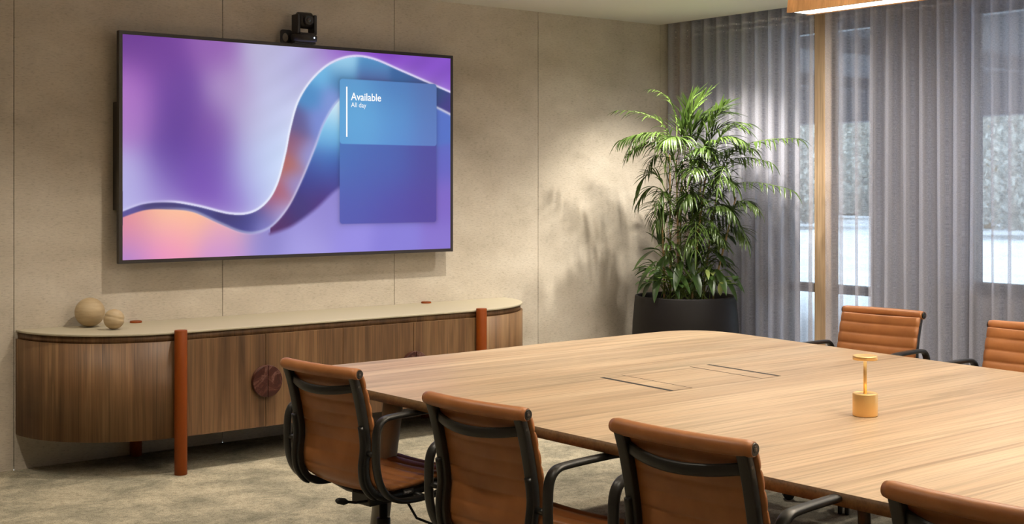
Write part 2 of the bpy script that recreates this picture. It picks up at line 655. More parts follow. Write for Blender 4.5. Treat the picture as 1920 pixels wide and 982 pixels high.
def text_mesh(body, size, m, parent, name, loc, rot, bold=0.0, align='LEFT', extrude=0.0, sx=1.0):
    cu = bpy.data.curves.new(name, 'FONT')
    cu.body = body
    cu.size = size
    cu.offset = bold
    cu.extrude = extrude
    cu.align_x = align
    t = bpy.data.objects.new(name, cu)
    COL.objects.link(t)
    dg = bpy.context.evaluated_depsgraph_get()
    me = bpy.data.meshes.new_from_object(t.evaluated_get(dg))
    bpy.data.objects.remove(t, do_unlink=True)
    me.materials.clear()
    me.materials.append(m)
    o = bpy.data.objects.new(name, me)
    COL.objects.link(o)
    o.parent = parent
    o.location = loc
    o.rotation_euler = rot
    o.scale = (sx, 1, 1)
    return o


# ------------------------------------------------------------------ the room
X0, X1, Y0, Z1 = -1.6, 7.02, -9.0, 2.734

MB().box(X0, 7.30, Y0, 0.0, -0.10, 0.0).build('floor', M['carpet'], kind='structure')
MB().box(X0, 6.975, Y0, 0.0, Z1, Z1 + 0.16).build('ceiling', M['ceil'], kind='structure')
MB().box(6.975, 7.30, Y0, 0.0, 2.86, 2.93).build('trim_1', M['pier'], kind='structure')
wb = MB().box(X0, 7.30, 0.012, 0.14, 0.0, 2.93).build('wall_back', M['seam'], kind='structure')
px = [X0] + [0.976 - 1.2, 0.976, 2.177, 3.377, 4.577, 5.778, 6.978, 7.30]
for a, b in zip(px[:-1], px[1:]):
    MB().box(a + 0.002, b - 0.002, 0.0, 0.012, 0.0, 2.93 if b > 7 else Z1).build('wall_panel', M['felt'], wb)
MB().box(X0 - 0.12, X0, Y0, 0.14, 0.0, 2.93).build('wall_left', M['plaster'], kind='structure')
MB().box(X0 - 0.12, 7.42, Y0 - 0.12, Y0, 0.0, 2.93).build('wall_front', M['plaster'], kind='structure')

# window wall: grey piers between tall windows behind the sheer curtains
wr = MB().box(7.22, 7.42, -0.98, 0.14, -0.1, 2.93)
wr.box(7.22, 7.42, -2.44, -1.76, -0.1, 2.93)
wr.box(7.22, 7.42, -4.35, -3.35, -0.1, 2.93)
wr.box(7.22, 7.42, Y0, -7.2, -0.1, 2.93)
wr.box(7.221, 7.419, Y0, 0.14, 2.62, 2.929)
wr.box(7.221, 7.419, Y0, 0.14, -0.1, 0.12)
wr.build('wall_right', M['pier'], kind='structure')


def window(idx, y0, y1, rail, solid):
    w = MB()
    z0, z1 = 0.12, 2.62
    t = 0.045
    for a, b, c, d in ((y0, y0 + t, z0, z1), (y1 - t, y1, z0, z1), (y0, y1, z1 - t, z1), (y0, y1, z0, z0 + t), (y0, y1, rail - 0.03, rail + 0.03)):
        w.box(7.25, 7.33, a, b, c, d)
    ym = (y0 + y1) / 2
    o = w.build('window_%d' % idx, M['chairmetal'], kind='structure')
    MB().box(7.285, 7.292, y0 + t, y1 - t, z0 + t, z1 - t).build('glass_pane', M['glass'], o)
    if solid:
        MB().box(7.27, 7.31, y0 + t, y1 - t, z0 + t, rail - 0.03).build('lower_panel', M['pier'], o)
    return o


window(1, -1.76, -0.98, 0.80, False)
window(2, -3.35, -2.44, 0.88, True)
window(3, -5.4, -4.35, 0.85, False)
window(4, -7.2, -5.4, 0.85, False)

# timber posts standing between the curtain and the glazing
MB().box(7.12, 7.20, -0.11, -0.002, 0.0, 2.86).build('trim_2', M['timber'], kind='structure')
MB().box(7.12, 7.20, -1.49, -1.35, 0.0, 2.86).build('trim_3', M['timber'], kind='structure')

# ------------------------------------------------------------------ outside the windows
def make_paving():
    m = mat('pale_paving', rough=0.9)
    noisy(m, (1, 1, 1), 0.6, 5, 0.6, [(0.3, rgb(196, 200, 206)), (0.7, rgb(226, 228, 232))])
    return m


MB().box(7.42, 60, -40, 70, -0.14, -0.06).build('ground', make_paving(), kind='structure')
cn = MB().box(7.42, 13.0, -12, 16, 2.72, 2.95)
for k in range(10):
    cn.box(7.42, 13.0, -10 + k * 2.4, -9.9 + k * 2.4, 2.60, 2.72)
cn.box(12.7, 13.0, -12, 16, 2.28, 2.95)
cn.build('canopy_roof', mat('canopy_dark', rgb(92, 94, 100), 0.8), kind='structure')
MB().box(12.6, 12.9, 1.1, 1.45, -0.06, 2.72).build('canopy_post', mat('post_grey', rgb(90, 88, 92), 0.8), kind='structure')

rnd = random.Random(5)


def hedge_tree(cx, cy, hh, rr, mt):
    root = empty('tree', (cx, cy, -0.06))
    MB().tube([(0, 0, 0), (0.1, 0, hh * 0.4), (0, 0.1, hh * 0.75)], [0.22, 0.16, 0.08], 10).build('trunk', M['cane'], root)
    fb = MB()
    for k in range(4200):
        a = rnd.uniform(0, 2 * PI)
        z = rnd.uniform(0.05, 1)
        r = rr * (0.35 + 0.65 * math.sin(PI * (0.12 + 0.8 * z))) * math.sqrt(rnd.uniform(0.15, 1))
        c = Vector((r * math.cos(a), r * math.sin(a), hh * z))
        s = rnd.uniform(0.10, 0.22)
        u = Vector((rnd.gauss(0, 1), rnd.gauss(0, 1), rnd.gauss(0, 1))).normalized()
        w = u.orthogonal().normalized()
        v = u.cross(w)
        fb.add([c - w * s, c - v * s * 0.5, c + w * s, c + v * s * 0.5], [(0, 1, 2, 3)])
    fb.build('foliage', mt, root, fix=False)
    return root


tm = make_leaf('tree_leaf', rgb(134, 136, 126), rgb(200, 200, 192), 0.3, 0.7)
TREES = [(44, 20.0, 5.4, 3.3, 'grey green tree across the paving, seen in the middle of the right window'),
         (38.5, 25.5, 4.8, 3.2, 'grey green tree across the paving, seen in the window left of the grey pier'),
         (44, 31.0, 5.2, 3.4, 'grey green tree across the paving, seen left of the timber post'),
         (37.5, 14.0, 5.4, 3.3, 'grey green tree across the paving, seen at the right edge of the view'),
         (52, 24.8, 6.2, 3.6, 'taller tree in the back row, seen through the right window'),
         (51, 34.0, 6.0, 3.6, 'taller tree in the back row, seen through the left window'),
         (50, 15.0, 6.2, 3.6, 'taller tree in the back row, seen at the right edge of the view')]
for i, (cx, cy, hh, rr, lab) in enumerate(TREES):
    t = hedge_tree(cx, cy, hh, rr, tm)
    tag(t, lab, 'tree', 'trees outside the windows')

hg = MB()
hr_ = random.Random(9)
hoff = [[hr_.uniform(-0.5, 0.5) for _ in range(40)] for _ in range(120)]
hg.grid(120, 18, lambda u, v: (58.6 + hoff[int(u * 119)][int(v * 17)] * 1.6 - 1.2 * math.sin(PI * v) + 1.0 * v,
                              -8 + 62 * u, -0.3 + (7.4 + hoff[int(u * 119)][39] * 0.8) * v + hoff[int(u * 119)][int(v * 17) + 1] * 0.2 * (v > 0.05)))
hg.box(58.8, 59.6, -8, 54, -0.10, 6.6)
hmat = mat('hedge_leaf', rgb(126, 130, 112), 0.95)
noisy(hmat, (1, 1, 1), 2.6, 8, 0.75, [(0.35, rgb(112, 115, 104)), (0.5, rgb(156, 158, 148)), (0.7, rgb(204, 204, 196))], bump=0.8, bumpd=0.2)
hd_ = hg.build('hedge', hmat, fix=False)
tag(hd_, 'tall grey green hedge along the far side of the paving, behind the trees', 'hedge')

# ------------------------------------------------------------------ sheer curtains
PER = 0.1222


def curtain(name, ya, yb, label, seed, tight_start=0.0, tight_end=0.0):
    """ripple-fold panel from y=ya to y=yb (ya > yb)"""
    rg = random.Random(seed)
    nfold = int((ya - yb) / PER) + 2
    amps = [rg.uniform(0.85, 1.15) for _ in range(nfold + 4)]
    sway = [rg.uniform(-1, 1) for _ in range(nfold + 4)]
    nu = int((ya - yb) / PER * 22)
    nv = 26
    ztop, zbot = 2.80, 0.015

    def fn(u, v, off=0.0):
        y = ya + (yb - ya) * u
        z = zbot + (ztop - zbot) * v
        ph = (-0.296 - y) / PER
        k = max(0, int(math.floor((ya - y) / PER)))
        f = (ya - y) / PER - k
        f = f * f * (3 - 2 * f)
        am = amps[k] * (1 - f) + amps[k + 1] * f
        sw = sway[k] * (1 - f) + sway[k + 1] * f
        low = 1 - v
        am = 1 + (am - 1) * (0.15 + 1.1 * low)
        a = 0.033 * am * (1.0 + 0.15 * low)
        q = 2 * PI * ph + 0.55 * sw * low
        x = 7.03 + off - a * math.sin(q)
        yy = y + 0.010 * math.sin(2 * q) + 0.012 * sw * low
        # tightly stacked edge
        return (x, yy, z)
    cb = MB()
    cb.grid(nu, nv, fn)
    o = cb.build(name, M['sheer'], fix=False)
    tp = MB()
    # heading tape: a narrow woven band sewn to the back of the cloth near the top
    tp.grid(nu, 2, lambda u, v: tuple(Vector(fn(u, 0.953 + 0.0035 * v, 0.002))))
    tp.grid(nu, 2, lambda u, v: tuple(Vector(fn(u, 0.938 + 0.0025 * v, 0.002))))
    tp.build('heading_tape', M['tape'], o, fix=False)
    tag(o, label, 'curtain', 'sheer curtains')
    return o


curtain('sheer_curtain', -0.01, -1.435, 'grey sheer linen curtain hanging behind the potted palm, up to the timber post', 3)
curtain('sheer_curtain', -1.54, -8.9, 'long grey sheer linen curtain right of the timber post, behind the far chairs', 8)

# ------------------------------------------------------------------ sideboard
def half_stadium(x0, x1, xl, xr, d, inset=0.0, n=28, yb=-0.002):
    """outline with a straight front between x0..x1 and quarter-ellipse ends to the wall at xl / xr"""
    pts = []
    for i in range(n + 1):
        a = PI / 2 * i / n
        pts.append((x0 - (x0 - xl - inset) * math.cos(a), -(d - inset) * math.sin(a) + (yb if i == 0 else 0)))
    for i in range(n + 1):
        a = PI / 2 * (1 - i / n)
        pts.append((x1 + (xr - x1 - inset) * math.cos(a), -(d - inset) * math.sin(a) + (yb if i == n else 0)))
    return pts


LX, RX = 2.83, 4.795
XL, XR = 2.185, 5.475
sb = empty('sideboard', (0, 0, 0))
tag(sb, 'long walnut sideboard with rounded ends, stone-coloured top and rust legs, against the felt wall', 'sideboard')
MB().prism(half_stadium(LX, RX, XL, XR, 0.60, 0.02), 0.195, 0.694, True).build('carcass', M['seam'], sb)
MB().prism(half_stadium(LX, RX, XL, XR, 0.62, 0.012), 0.694, 0.733, True).build('recess_band', M['walnut'], sb)
MB().prism(half_stadium(LX, RX, XL, XR, 0.625, 0.002), 0.733, 0.745, True).build('countertop', M['stone'], sb, bevel=0.003)
# curved side skins, 20 mm thick, ending at the legs
for side in (0, 1):
    k = MB()
    no, n = 26, 26
    def arc(i, ins):
        a = PI / 2 * i / n
        if side == 0:
            return (LX - (LX - XL - ins) * math.cos(a), -(0.62 - ins) * math.sin(a) - 0.002)
        return (RX + (XR - RX - ins) * math.cos(a), -(0.62 - ins) * math.sin(a) - 0.002)
    out = [arc(i, 0.0) for i in range(n + 1)] + [arc(i, 0.02) for i in range(n, -1, -1)]
    k.prism(out, 0.19, 0.697, True)
    k.build('curved_side', M['walnut'], sb)
dx = [LX + 0.002, 3.335, 3.825, 4.31, RX - 0.002]
doors = []
for i in range(4):
    d = MB().box(dx[i] + 0.0015, dx[i + 1] - 0.0015, -0.622, -0.6, 0.19, 0.697).build('door', M['walnut'], sb, bevel=0.001)
    doors.append(d)
for j, xc in enumerate((3.335, 4.31)):
    for s in (-1, 1):
        pts = []
        n = 24
        for i in range(n + 1):
            a = -PI / 2 + PI * i / n
            pts.append((s * (math.cos(a) * 0.087 + 0.0015), math.sin(a) * 0.087))
        if s < 0:
            pts = pts[::-1]
        h = MB()
        vs = [(xc + a, -0.622, 0.441 + b) for a, b in pts] + [(xc + a, -0.650, 0.441 + b) for a, b in pts]
        m_ = len(pts)
        fs = [tuple(range(m_)), tuple(range(m_, 2 * m_))[::-1]] + [(i, (i + 1) % m_, m_ + (i + 1) % m_, m_ + i) for i in range(m_)]
        h.add(vs, fs)
        o = h.build('handle', M['marble'], doors[j * 2 + (0 if s < 0 else 1)], bevel=0.002)
for lx in (LX, RX):
    MB().lathe([(0.0315, 0), (0.033, 0.002), (0.033, 0.752), (0.0315, 0.755)], (lx, -0.648, 0), 40).build('leg', M['rust'], sb)
    MB().lathe([(0.0315, 0), (0.033, 0.002), (0.033, 0.752), (0.0315, 0.755)], (lx, -0.045, 0), 40).build('leg', M['rust'], sb)

# wooden balls
def ball(name, x, y, z, r, groove):
    prof = []
    n = 30
    for i in range(n + 1):
        a = -PI / 2 + PI * i / n
        rr = math.cos(a) * r
        zz = math.sin(a) * r
        if groove and abs(a - 0.15) < 0.06:
            rr *= 0.94
        prof.append((max(rr, 0.0006), zz + r))
    o = MB().lathe(prof, (0, 0, 0), 48).build(name, M['turned'])
    o.location = (x, y, z)
    if groove:
        o.location = (x, y, z)
        for v in o.data.vertices:
            c = Vector((0, 0, r))
            v.co = Matrix.Rotation(math.radians(14), 3, 'Y') @ (v.co - c) + c
    return o


tag(ball('decor_ball', 2.545, -0.11, 0.7462, 0.079, False), 'large turned wooden ball, bigger of the two on the sideboard', 'ornament', 'wooden balls on the sideboard')
tag(ball('decor_ball', 2.600, -0.315, 0.7462, 0.054, True), 'small wooden ball with a groove, beside the larger ball on the sideboard', 'ornament', 'wooden balls on the sideboard')

# ------------------------------------------------------------------ television
TX0, TX1, TZ0, TZ1 = 2.704, 4.957, 1.081, 2.365
tv = empty('television', ((TX0 + TX1) / 2, -0.12, 1.081))
tag(tv, 'large black-framed wall display showing a purple wave picture, above the sideboard', 'television')


def tvp(o):
    o.matrix_parent_inverse = Matrix.Translation((-(TX0 + TX1) / 2, 0.12, -1.081))
    return o


b = 0.020
fr = MB()
fr.box(TX0, TX0 + b, -0.120, -0.085, TZ0, TZ1).box(TX1 - b, TX1, -0.120, -0.085, TZ0, TZ1)
fr.box(TX0 + b, TX1 - b, -0.120, -0.085, TZ1 - b, TZ1).box(TX0 + b, TX1 - b, -0.120, -0.085, TZ0, TZ0 + b)
fr.box(TX0 + 0.004, TX1 - 0.004, -0.1, -0.084, TZ0 + 0.004, TZ1 - 0.004)
tvp(fr.build('frame', M['bezel'], tv))
tvp(MB().box(TX0 + 0.010, TX1 - 0.035, -0.084, -0.004, 1.375, 1.975).build('mount_plate', M['black'], tv))

SX0, SX1, SZ0, SZ1 = TX0 + b, TX1 - b, TZ0 + b, TZ1 - b
CA = [(0.001, 0.216), (0.057, 0.248), (0.128, 0.254), (0.2, 0.234), (0.29, 0.197), (0.351, 0.201), (0.398, 0.251), (0.43, 0.339), (0.454, 0.48), (0.47, 0.609), (0.494, 0.739), (0.536, 0.846), (0.594, 0.93), (0.663, 0.972), (0.733, 0.966), (0.823, 0.918), (0.915, 0.867), (1.003, 0.818)]
CB = [(0.001, 0.190), (0.057, 0.22), (0.113, 0.223), (0.185, 0.21), (0.26, 0.154), (0.32, 0.112), (0.367, 0.105), (0.414, 0.136), (0.462, 0.224), (0.503, 0.352), (0.544, 0.509), (0.577, 0.646), (0.628, 0.762), (0.715, 0.822), (0.841, 0.805), (0.95, 0.736), (1.003, 0.7)]
# colour samples of the picture shown, in screen pixels of the display (x, y) -> colour
SAM_A = {(240, 80): (100, 50, 140), (300, 100): (112, 62, 152), (400, 90): (145, 95, 175), (500, 95): (185, 180, 215), (560, 100): (188, 186, 226), (600, 98): (165, 138, 200), (640, 97): (132, 72, 187), (700, 103): (125, 60, 190), (820, 130): (132, 82, 196), (780, 125): (130, 75, 192), (240, 160): (172, 112, 196), (330, 170): (105, 65, 155), (430, 170): (175, 150, 200), (520, 160): (190, 190, 226), (570, 130): (170, 170, 216), (240, 230): (170, 120, 196), (330, 240): (95, 60, 150), (400, 240): (125, 82, 166), (470, 230): (185, 180, 216), (520, 220): (198, 206, 240), (240, 330): (182, 176, 226), (320, 310): (100, 70, 160), (400, 310): (112, 76, 170), (460, 310): (175, 175, 222), (510, 290): (196, 214, 246), (240, 380): (182, 180, 232), (300, 370): (152, 132, 206), (370, 350): (120, 80, 180), (430, 380): (132, 95, 190), (480, 370): (172, 180, 232), (510, 340): (204, 222, 250)}
SAM_R = {(235, 402): (90, 80, 150), (300, 384): (56, 42, 84), (300, 391): (80, 80, 150), (370, 390): (58, 46, 96), (370, 398): (76, 84, 160), (430, 408): (58, 46, 92), (430, 422): (74, 76, 154), (465, 425): (66, 64, 140), (470, 408): (70, 70, 130), (495, 410): (96, 96, 166), (505, 385): (150, 90, 130), (520, 362): (176, 96, 108), (540, 310): (178, 104, 96), (550, 270): (146, 92, 118), (560, 235): (96, 92, 146), (585, 180): (80, 140, 196), (600, 140): (112, 182, 226), (640, 120): (156, 208, 236), (700, 130): (82, 150, 200), (760, 145): (60, 100, 156), (820, 175): (50, 76, 126), (840, 200): (70, 60, 132), (640, 150): (76, 130, 180), (700, 150): (80, 80, 140), (552, 345): (150, 140, 200), (574, 290): (146, 150, 212), (596, 230): (124, 142, 212), (620, 190): (130, 150, 215), (522, 400): (172, 170, 226), (490, 430): (156, 152, 222), (780, 160): (66, 84, 140)}
SAM_B = {(232, 410): (228, 140, 120), (270, 405): (250, 190, 140), (310, 410): (255, 208, 155), (370, 415): (255, 192, 146), (430, 434): (250, 182, 162), (240, 425): (210, 120, 180), (250, 440): (222, 138, 190), (320, 445): (250, 170, 170), (320, 462): (240, 152, 186), (400, 460): (215, 150, 206), (240, 475): (152, 130, 212), (300, 478): (226, 132, 206), (420, 470): (182, 136, 222), (480, 455): (150, 145, 216), (560, 450): (162, 156, 226), (505, 437): (130, 120, 190), (606, 400): (142, 132, 206), (580, 420): (150, 138, 212), (650, 440): (150, 140, 226), (740, 450): (136, 126, 216), (835, 460): (136, 116, 206), (830, 300): (100, 100, 192), (830, 240): (85, 110, 192), (835, 380): (126, 102, 196), (570, 470): (170, 160, 230)}
SAM_U = {(650, 165): (92, 150, 202), (740, 170): (80, 125, 186), (810, 170): (86, 112, 172), (650, 230): (100, 176, 222), (740, 230): (92, 152, 208), (810, 230): (90, 122, 186), (650, 265): (92, 146, 206), (740, 265): (90, 136, 206), (810, 270): (96, 122, 192), (690, 235): (104, 172, 222)}
SAM_L = {(645, 290): (75, 120, 186), (720, 290): (76, 100, 176), (810, 290): (80, 76, 156), (645, 400): (86, 90, 176), (730, 400): (86, 76, 166), (810, 400): (86, 70, 156), (680, 340): (80, 94, 176)}


def quad_to_uv(px_, py_):
    """display-plane homography: picture pixel inside the display quad -> unit square (solved once)"""
    h = quad_to_uv.h
    w = h[6] * px_ + h[7] * py_ + 1
    return (h[0] * px_ + h[1] * py_ + h[2]) / w, (h[3] * px_ + h[4] * py_ + h[5]) / w


_src = [(230.5, 64), (845.3, 111), (843, 467), (228, 488)]
_dst = [(0, 1), (1, 1), (1, 0), (0, 0)]
_A, _b = [], []
for (x, y), (u, v) in zip(_src, _dst):
    _A += [[x, y, 1, 0, 0, 0, -u * x, -u * y], [0, 0, 0, x, y, 1, -v * x, -v * y]]
    _b += [u, v]
quad_to_uv.h = np.linalg.solve(np.array(_A, float), np.array(_b, float))


def field(sam, U, V, sig=0.07):
    pts = np.array([quad_to_uv(*k) for k in sam])
    cols = np.array([c for c in sam.values()], float)
    d2 = ((U[..., None] - pts[:, 0]) * 1.78) ** 2 + (V[..., None] - pts[:, 1]) ** 2
    w = np.exp(-d2 / (2 * sig * sig)) + 1e-5 / (d2 + 0.01)
    w /= w.sum(-1, keepdims=True)
    return w @ cols


def poly_sample(c):
    p = [Vector((x, y, 0)) for x, y in c]
    q = catmull(p, 12)
    return np.array([(a.x, a.y) for a in q])


def inside(U, V, poly):
    r = np.zeros(U.shape, bool)
    n = len(poly)
    for i in range(n):
        x1, y1 = poly[i]
        x2, y2 = poly[(i + 1) % n]
        if y1 == y2:
            continue
        c = ((y1 > V) != (y2 > V)) & (U < (x2 - x1) * (V - y1) / (y2 - y1) + x1)
        r ^= c
    return r


def dist_to(U, V, line):
    best = np.full(U.shape, 9.0)
    for i in range(len(line) - 1):
        a = line[i] * (1.78, 1)
        c = line[i + 1] * (1.78, 1)
        d = c - a
        l2 = (d ** 2).sum() + 1e-12
        t = np.clip(((U * 1.78 - a[0]) * d[0] + (V - a[1]) * d[1]) / l2, 0, 1)
        best = np.minimum(best, np.hypot(U * 1.78 - a[0] - t * d[0], V - a[1] - t * d[1]))
    return best


def smooth01(x):
    x = np.clip(x, 0, 1)
    return x * x * (3 - 2 * x)


NX, NY = 620, 350
gu, gv = np.meshgrid(np.linspace(0, 1, NX), np.linspace(0, 1, NY))
la, lb = poly_sample(CA), poly_sample(CB)
inA = inside(gu, gv, [tuple(p) for p in la] + [(1.01, 1.2), (-0.01, 1.2)])       # above curve A
inB = inside(gu, gv, [tuple(p) for p in lb] + [(1.01, -0.2), (-0.01, -0.2)])     # below curve B
dA, dB = dist_to(gu, gv, la), dist_to(gu, gv, lb)
sA = np.where(inA, dA, -dA)
sB = np.where(inB, dB, -dB)
e = 0.004
wA = smooth01((sA + e) / (2 * e))[..., None]
wB = smooth01((sB + e) / (2 * e))[..., None]
cA, cR, cB = field(SAM_A, gu, gv, 0.09), field(SAM_R, gu, gv, 0.045), field(SAM_B, gu, gv, 0.08)
# soft silk streaks in the pale cloth area, and the shaded hollow right of the ribbon
cA = cA * (1 + 0.02 * np.sin(gu * 52 - gv * 40 + 3 * np.sin(gv * 5))[..., None] * smooth01((gu - 0.3) / 0.3)[..., None])
SAM_C = {(515, 434): (88, 44, 96), (530, 420): (78, 48, 110), (560, 390): (64, 56, 122), (600, 382): (84, 50, 120), (590, 345): (60, 66, 142), (630, 345): (78, 60, 140), (600, 310): (72, 96, 170), (620, 300): (66, 112, 186), (612, 265): (110, 175, 222), (625, 250): (108, 184, 228), (633, 200): (226, 242, 250), (622, 225): (170, 215, 240), (636, 320): (62, 86, 165), (832, 230): (85, 112, 195)}
CCp = [(505, 439), (525, 433), (550, 422), (590, 393), (636, 352), (700, 318), (780, 285), (850, 268)]
CC = [quad_to_uv(*p) for p in CCp]
lc = poly_sample(CC)
inC = inside(gu, gv, [tuple(p) for p in lc] + [(1.01, 1.2), (CC[0][0], 1.2)])
dC = dist_to(gu, gv, lc)
wC = smooth01((np.where(inC, dC, -dC) + 0.016) / 0.032)[..., None]
cB = cB * (1 - wC) + field(SAM_C, gu, gv, 0.06) * wC
img = cR * (1 - wA) + cA * wA
img = img * (1 - wB) + cB * wB
# luminous rims of the ribbon
white = np.array([238.0, 242, 255])
gA = (np.exp(-((sA - 0.004) / 0.006) ** 2) * 0.9 + np.exp(-np.clip(sA, 0, 1) / 0.028) * (sA > 0) * 0.35)
gA *= 0.35 + 0.65 * smooth01((gu - 0.08) / 0.1)
gA = np.clip(gA, 0, 1)[..., None]
gA = gA * 0.8
img = img * (1 - gA) + white * gA
gB = np.exp(-((sB + 0.004) / 0.007) ** 2) * (0.55 + 0.45 * (gu > 0.9)) * smooth01((gu - 0.02) / 0.2) * 0.75
gB = np.clip(gB, 0, 1)[..., None]
img = img * (1 - gB) + white * gB


def rrect(U, V, x0, x1, y0, y1, r):
    cx, cy = (x0 + x1) / 2, (y0 + y1) / 2
    qx = np.abs(U - cx) * 1.78 - ((x1 - x0) / 2 * 1.78 - r)
    qy = np.abs(V - cy) - ((y1 - y0) / 2 - r)
    d = np.hypot(np.maximum(qx, 0), np.maximum(qy, 0)) + np.minimum(np.maximum(qx, qy), 0) - r
    return d


d2 = rrect(gu, gv, 0.655 - 0.0, 0.948, 0.141, 0.859, 0.016)
d2 = rrect(gu, gv, 0.6225, 0.949, 0.141, 0.859, 0.016)
sh = np.exp(-np.clip(d2, 0, 1) / 0.012)[..., None] * 0.18
img = img * (1 - sh)
w2 = smooth01((0.003 - d2) / 0.005)[..., None]
img = img * (1 - w2) + field(SAM_L, gu, gv, 0.12) * w2
d1 = rrect(gu, gv, 0.6225, 0.950, 0.538, 0.860, 0.016)
w1 = smooth01((0.003 - d1) / 0.005)[..., None]
img = img * (1 - w1) + field(SAM_U, gu, gv, 0.10) * w1
img = np.clip(img, 0, 255) / 255.0
lin = np.where(img <= 0.04045, img / 12.92, ((img + 0.055) / 1.055) ** 2.4)

sme = bpy.data.meshes.new('screen')
vx = np.stack([SX0 + (SX1 - SX0) * gu, np.full(gu.shape, -0.1185), SZ0 + (SZ1 - SZ0) * gv], -1).reshape(-1, 3)
idx = np.arange(NX * NY).reshape(NY, NX)
fa = np.stack([idx[:-1, :-1], idx[:-1, 1:], idx[1:, 1:], idx[1:, :-1]], -1).reshape(-1, 4)
sme.from_pydata(vx.tolist(), [], fa.tolist())
ca = sme.color_attributes.new('picture', 'FLOAT_COLOR', 'POINT')
ca.data.foreach_set('color', np.concatenate([lin.reshape(-1, 3), np.ones((NX * NY, 1))], 1).astype(np.float32).ravel())
sm_ = mat('display_screen', rgb(10, 10, 12), 0.35, spec=0.3)
at = N(sm_, 'ShaderNodeAttribute')
at.attribute_name = 'picture'
pb = sm_.node_tree.nodes['Principled BSDF']
L(sm_, at.outputs['Color'], pb.inputs['Emission Color'])
pb.inputs['Emission Strength'].default_value = 1.0
sme.materials.append(sm_)
scr = bpy.data.objects.new('screen', sme)
COL.objects.link(scr)
scr.parent = tv
tvp(scr)


def tvtext(body, size, u, v, bold=0.0, sx=1.0, name='caption'):
    o = text_mesh(body, size, M['white_text'], scr, name, (SX0 + (SX1 - SX0) * u, -0.1195, SZ0 + (SZ1 - SZ0) * v), (PI / 2, 0, 0), bold, sx=sx)
    return o


tvtext('Available', 0.066, 0.6585, 0.757, 0.0009, 0.93)
tvtext('All day', 0.043, 0.6585, 0.722, 0.0, 0.93)
MB().box(SX0 + (SX1 - SX0) * 0.6425, SX0 + (SX1 - SX0) * 0.6468, -0.1200, -0.1190, SZ0 + (SZ1 - SZ0) * 0.573, SZ0 + (SZ1 - SZ0) * 0.822).build('accent_bar', M['white_text'], scr)

# ------------------------------------------------------------------ conference camera on top of the television
pc = empty('conference_camera', (3.845, -0.13, 2.372))
tag(pc, 'black pan-tilt video camera mounted on top of the wall display', 'camera')
MB().lathe([(0.066, 0.0), (0.078, 0.006), (0.080, 0.036), (0.074, 0.044)], (0, 0, 0.004), 36).build('base', M['black'], pc)
MB().box(-0.055, 0.055, -0.06, 0.0, 0.045, 0.056).build('turntable', M['black'], pc, bevel=0.004)
for s in (-1, 1):
    k = MB()
    k.box(s * 0.056 - 0.010, s * 0.056 + 0.010, -0.045, 0.035, 0.048, 0.168)
    k.build('side_arm', M['black'], pc, bevel=0.006, seg=3)
hd = MB()
# tilting head: drum on the horizontal axis with a lens barrel
prof = [(0.030, -0.044), (0.042, -0.042), (0.044, 0.042), (0.030, 0.044)]
vs, fs = [], []
n = 32
for r, xx in prof:
    for i in range(n):
        a = 2 * PI * i / n
        vs.append((xx, r * math.cos(a), 0.135 + r * math.sin(a) * 1.15))
for j in range(3):
    for i in range(n):
        fs.append((j * n + i, j * n + (i + 1) % n, (j + 1) * n + (i + 1) % n, (j + 1) * n + i))
fs += [tuple(range(n))[::-1], tuple(range(3 * n, 4 * n))]
hd.add(vs, fs, True)
hdo = hd.build('head', M['black'], pc)


def ylathe(name, prof, c, m, parent, n=32):
    """lathe about the y axis; prof (r, y)"""
    k = MB()
    vs, fs = [], []
    for r, yy in prof:
        for i in range(n):
            a = 2 * PI * i / n
            vs.append((c[0] + r * math.cos(a), c[1] + yy, c[2] + r * math.sin(a)))
    for j in range(len(prof) - 1):
        for i in range(n):
            fs.append((j * n + i, j * n + (i + 1) % n, (j + 1) * n + (i + 1) % n, (j + 1) * n + i))
    fs += [tuple(range(n))[::-1], tuple(range((len(prof) - 1) * n, len(prof) * n))]
    k.add(vs, fs, True)
    return k.build(name, m, parent)


ylathe('lens_barrel', [(0.030, 0.0), (0.030, -0.030), (0.026, -0.034), (0.018, -0.030)], (0, -0.035, 0.132), M['black'], hdo)
ylathe('lens', [(0.016, 0.0), (0.014, -0.003), (0.006, -0.005)], (0, -0.064, 0.132), mat('lens_glass', rgb(30, 22, 20), 0.08, spec=1.0), hdo)
ylathe('status_light', [(0.005, 0.0), (0.004, -0.002)], (0.030, -0.0735, 0.026), M['led'], pc, 16)
br = MB()
# bracket plate with a round hole, behind-left of the camera
pts = []
n = 24
for i in range(n):
    a = 2 * PI * i / n
    pts.append((-0.086 + 0.020 * math.cos(a), 0.034 + 0.026 * math.sin(a)))
outer = []
for i in range(n):
    a = 2 * PI * i / n
    ex = 0.35
    ca_, sa_ = math.cos(a), math.sin(a)
    outer.append((-0.080 + math.copysign(abs(ca_) ** ex, ca_) * 0.040, 0.036 + math.copysign(abs(sa_) ** ex, sa_) * 0.045))
vs = [(x, 0.070, z) for x, z in pts] + [(x, 0.070, z) for x, z in outer] + [(x, 0.076, z) for x, z in pts] + [(x, 0.076, z) for x, z in outer]
fs = []
for i in range(n):
    k = (i + 1) % n
    fs += [(i, k, n + k, n + i), (2 * n + i, 3 * n + i, 3 * n + k, 2 * n + k), (i, 2 * n + i, 2 * n + k, k), (n + i, n + k, 3 * n + k, 3 * n + i)]
br.add(vs, fs)
br.box(-0.07, 0.07, -0.02, 0.128, -0.006, 0.004)
br.build('bracket', M['black'], pc)

# ------------------------------------------------------------------ conference table
tb = empty('conference_table', (3.8, -4.4, 0))
tag(tb, 'large oak conference table with rounded corners on tapered taupe legs', 'table')


def tbp(o):
    o.matrix_parent_inverse = Matrix.Translation((-3.8, 4.4, 0))
    return o


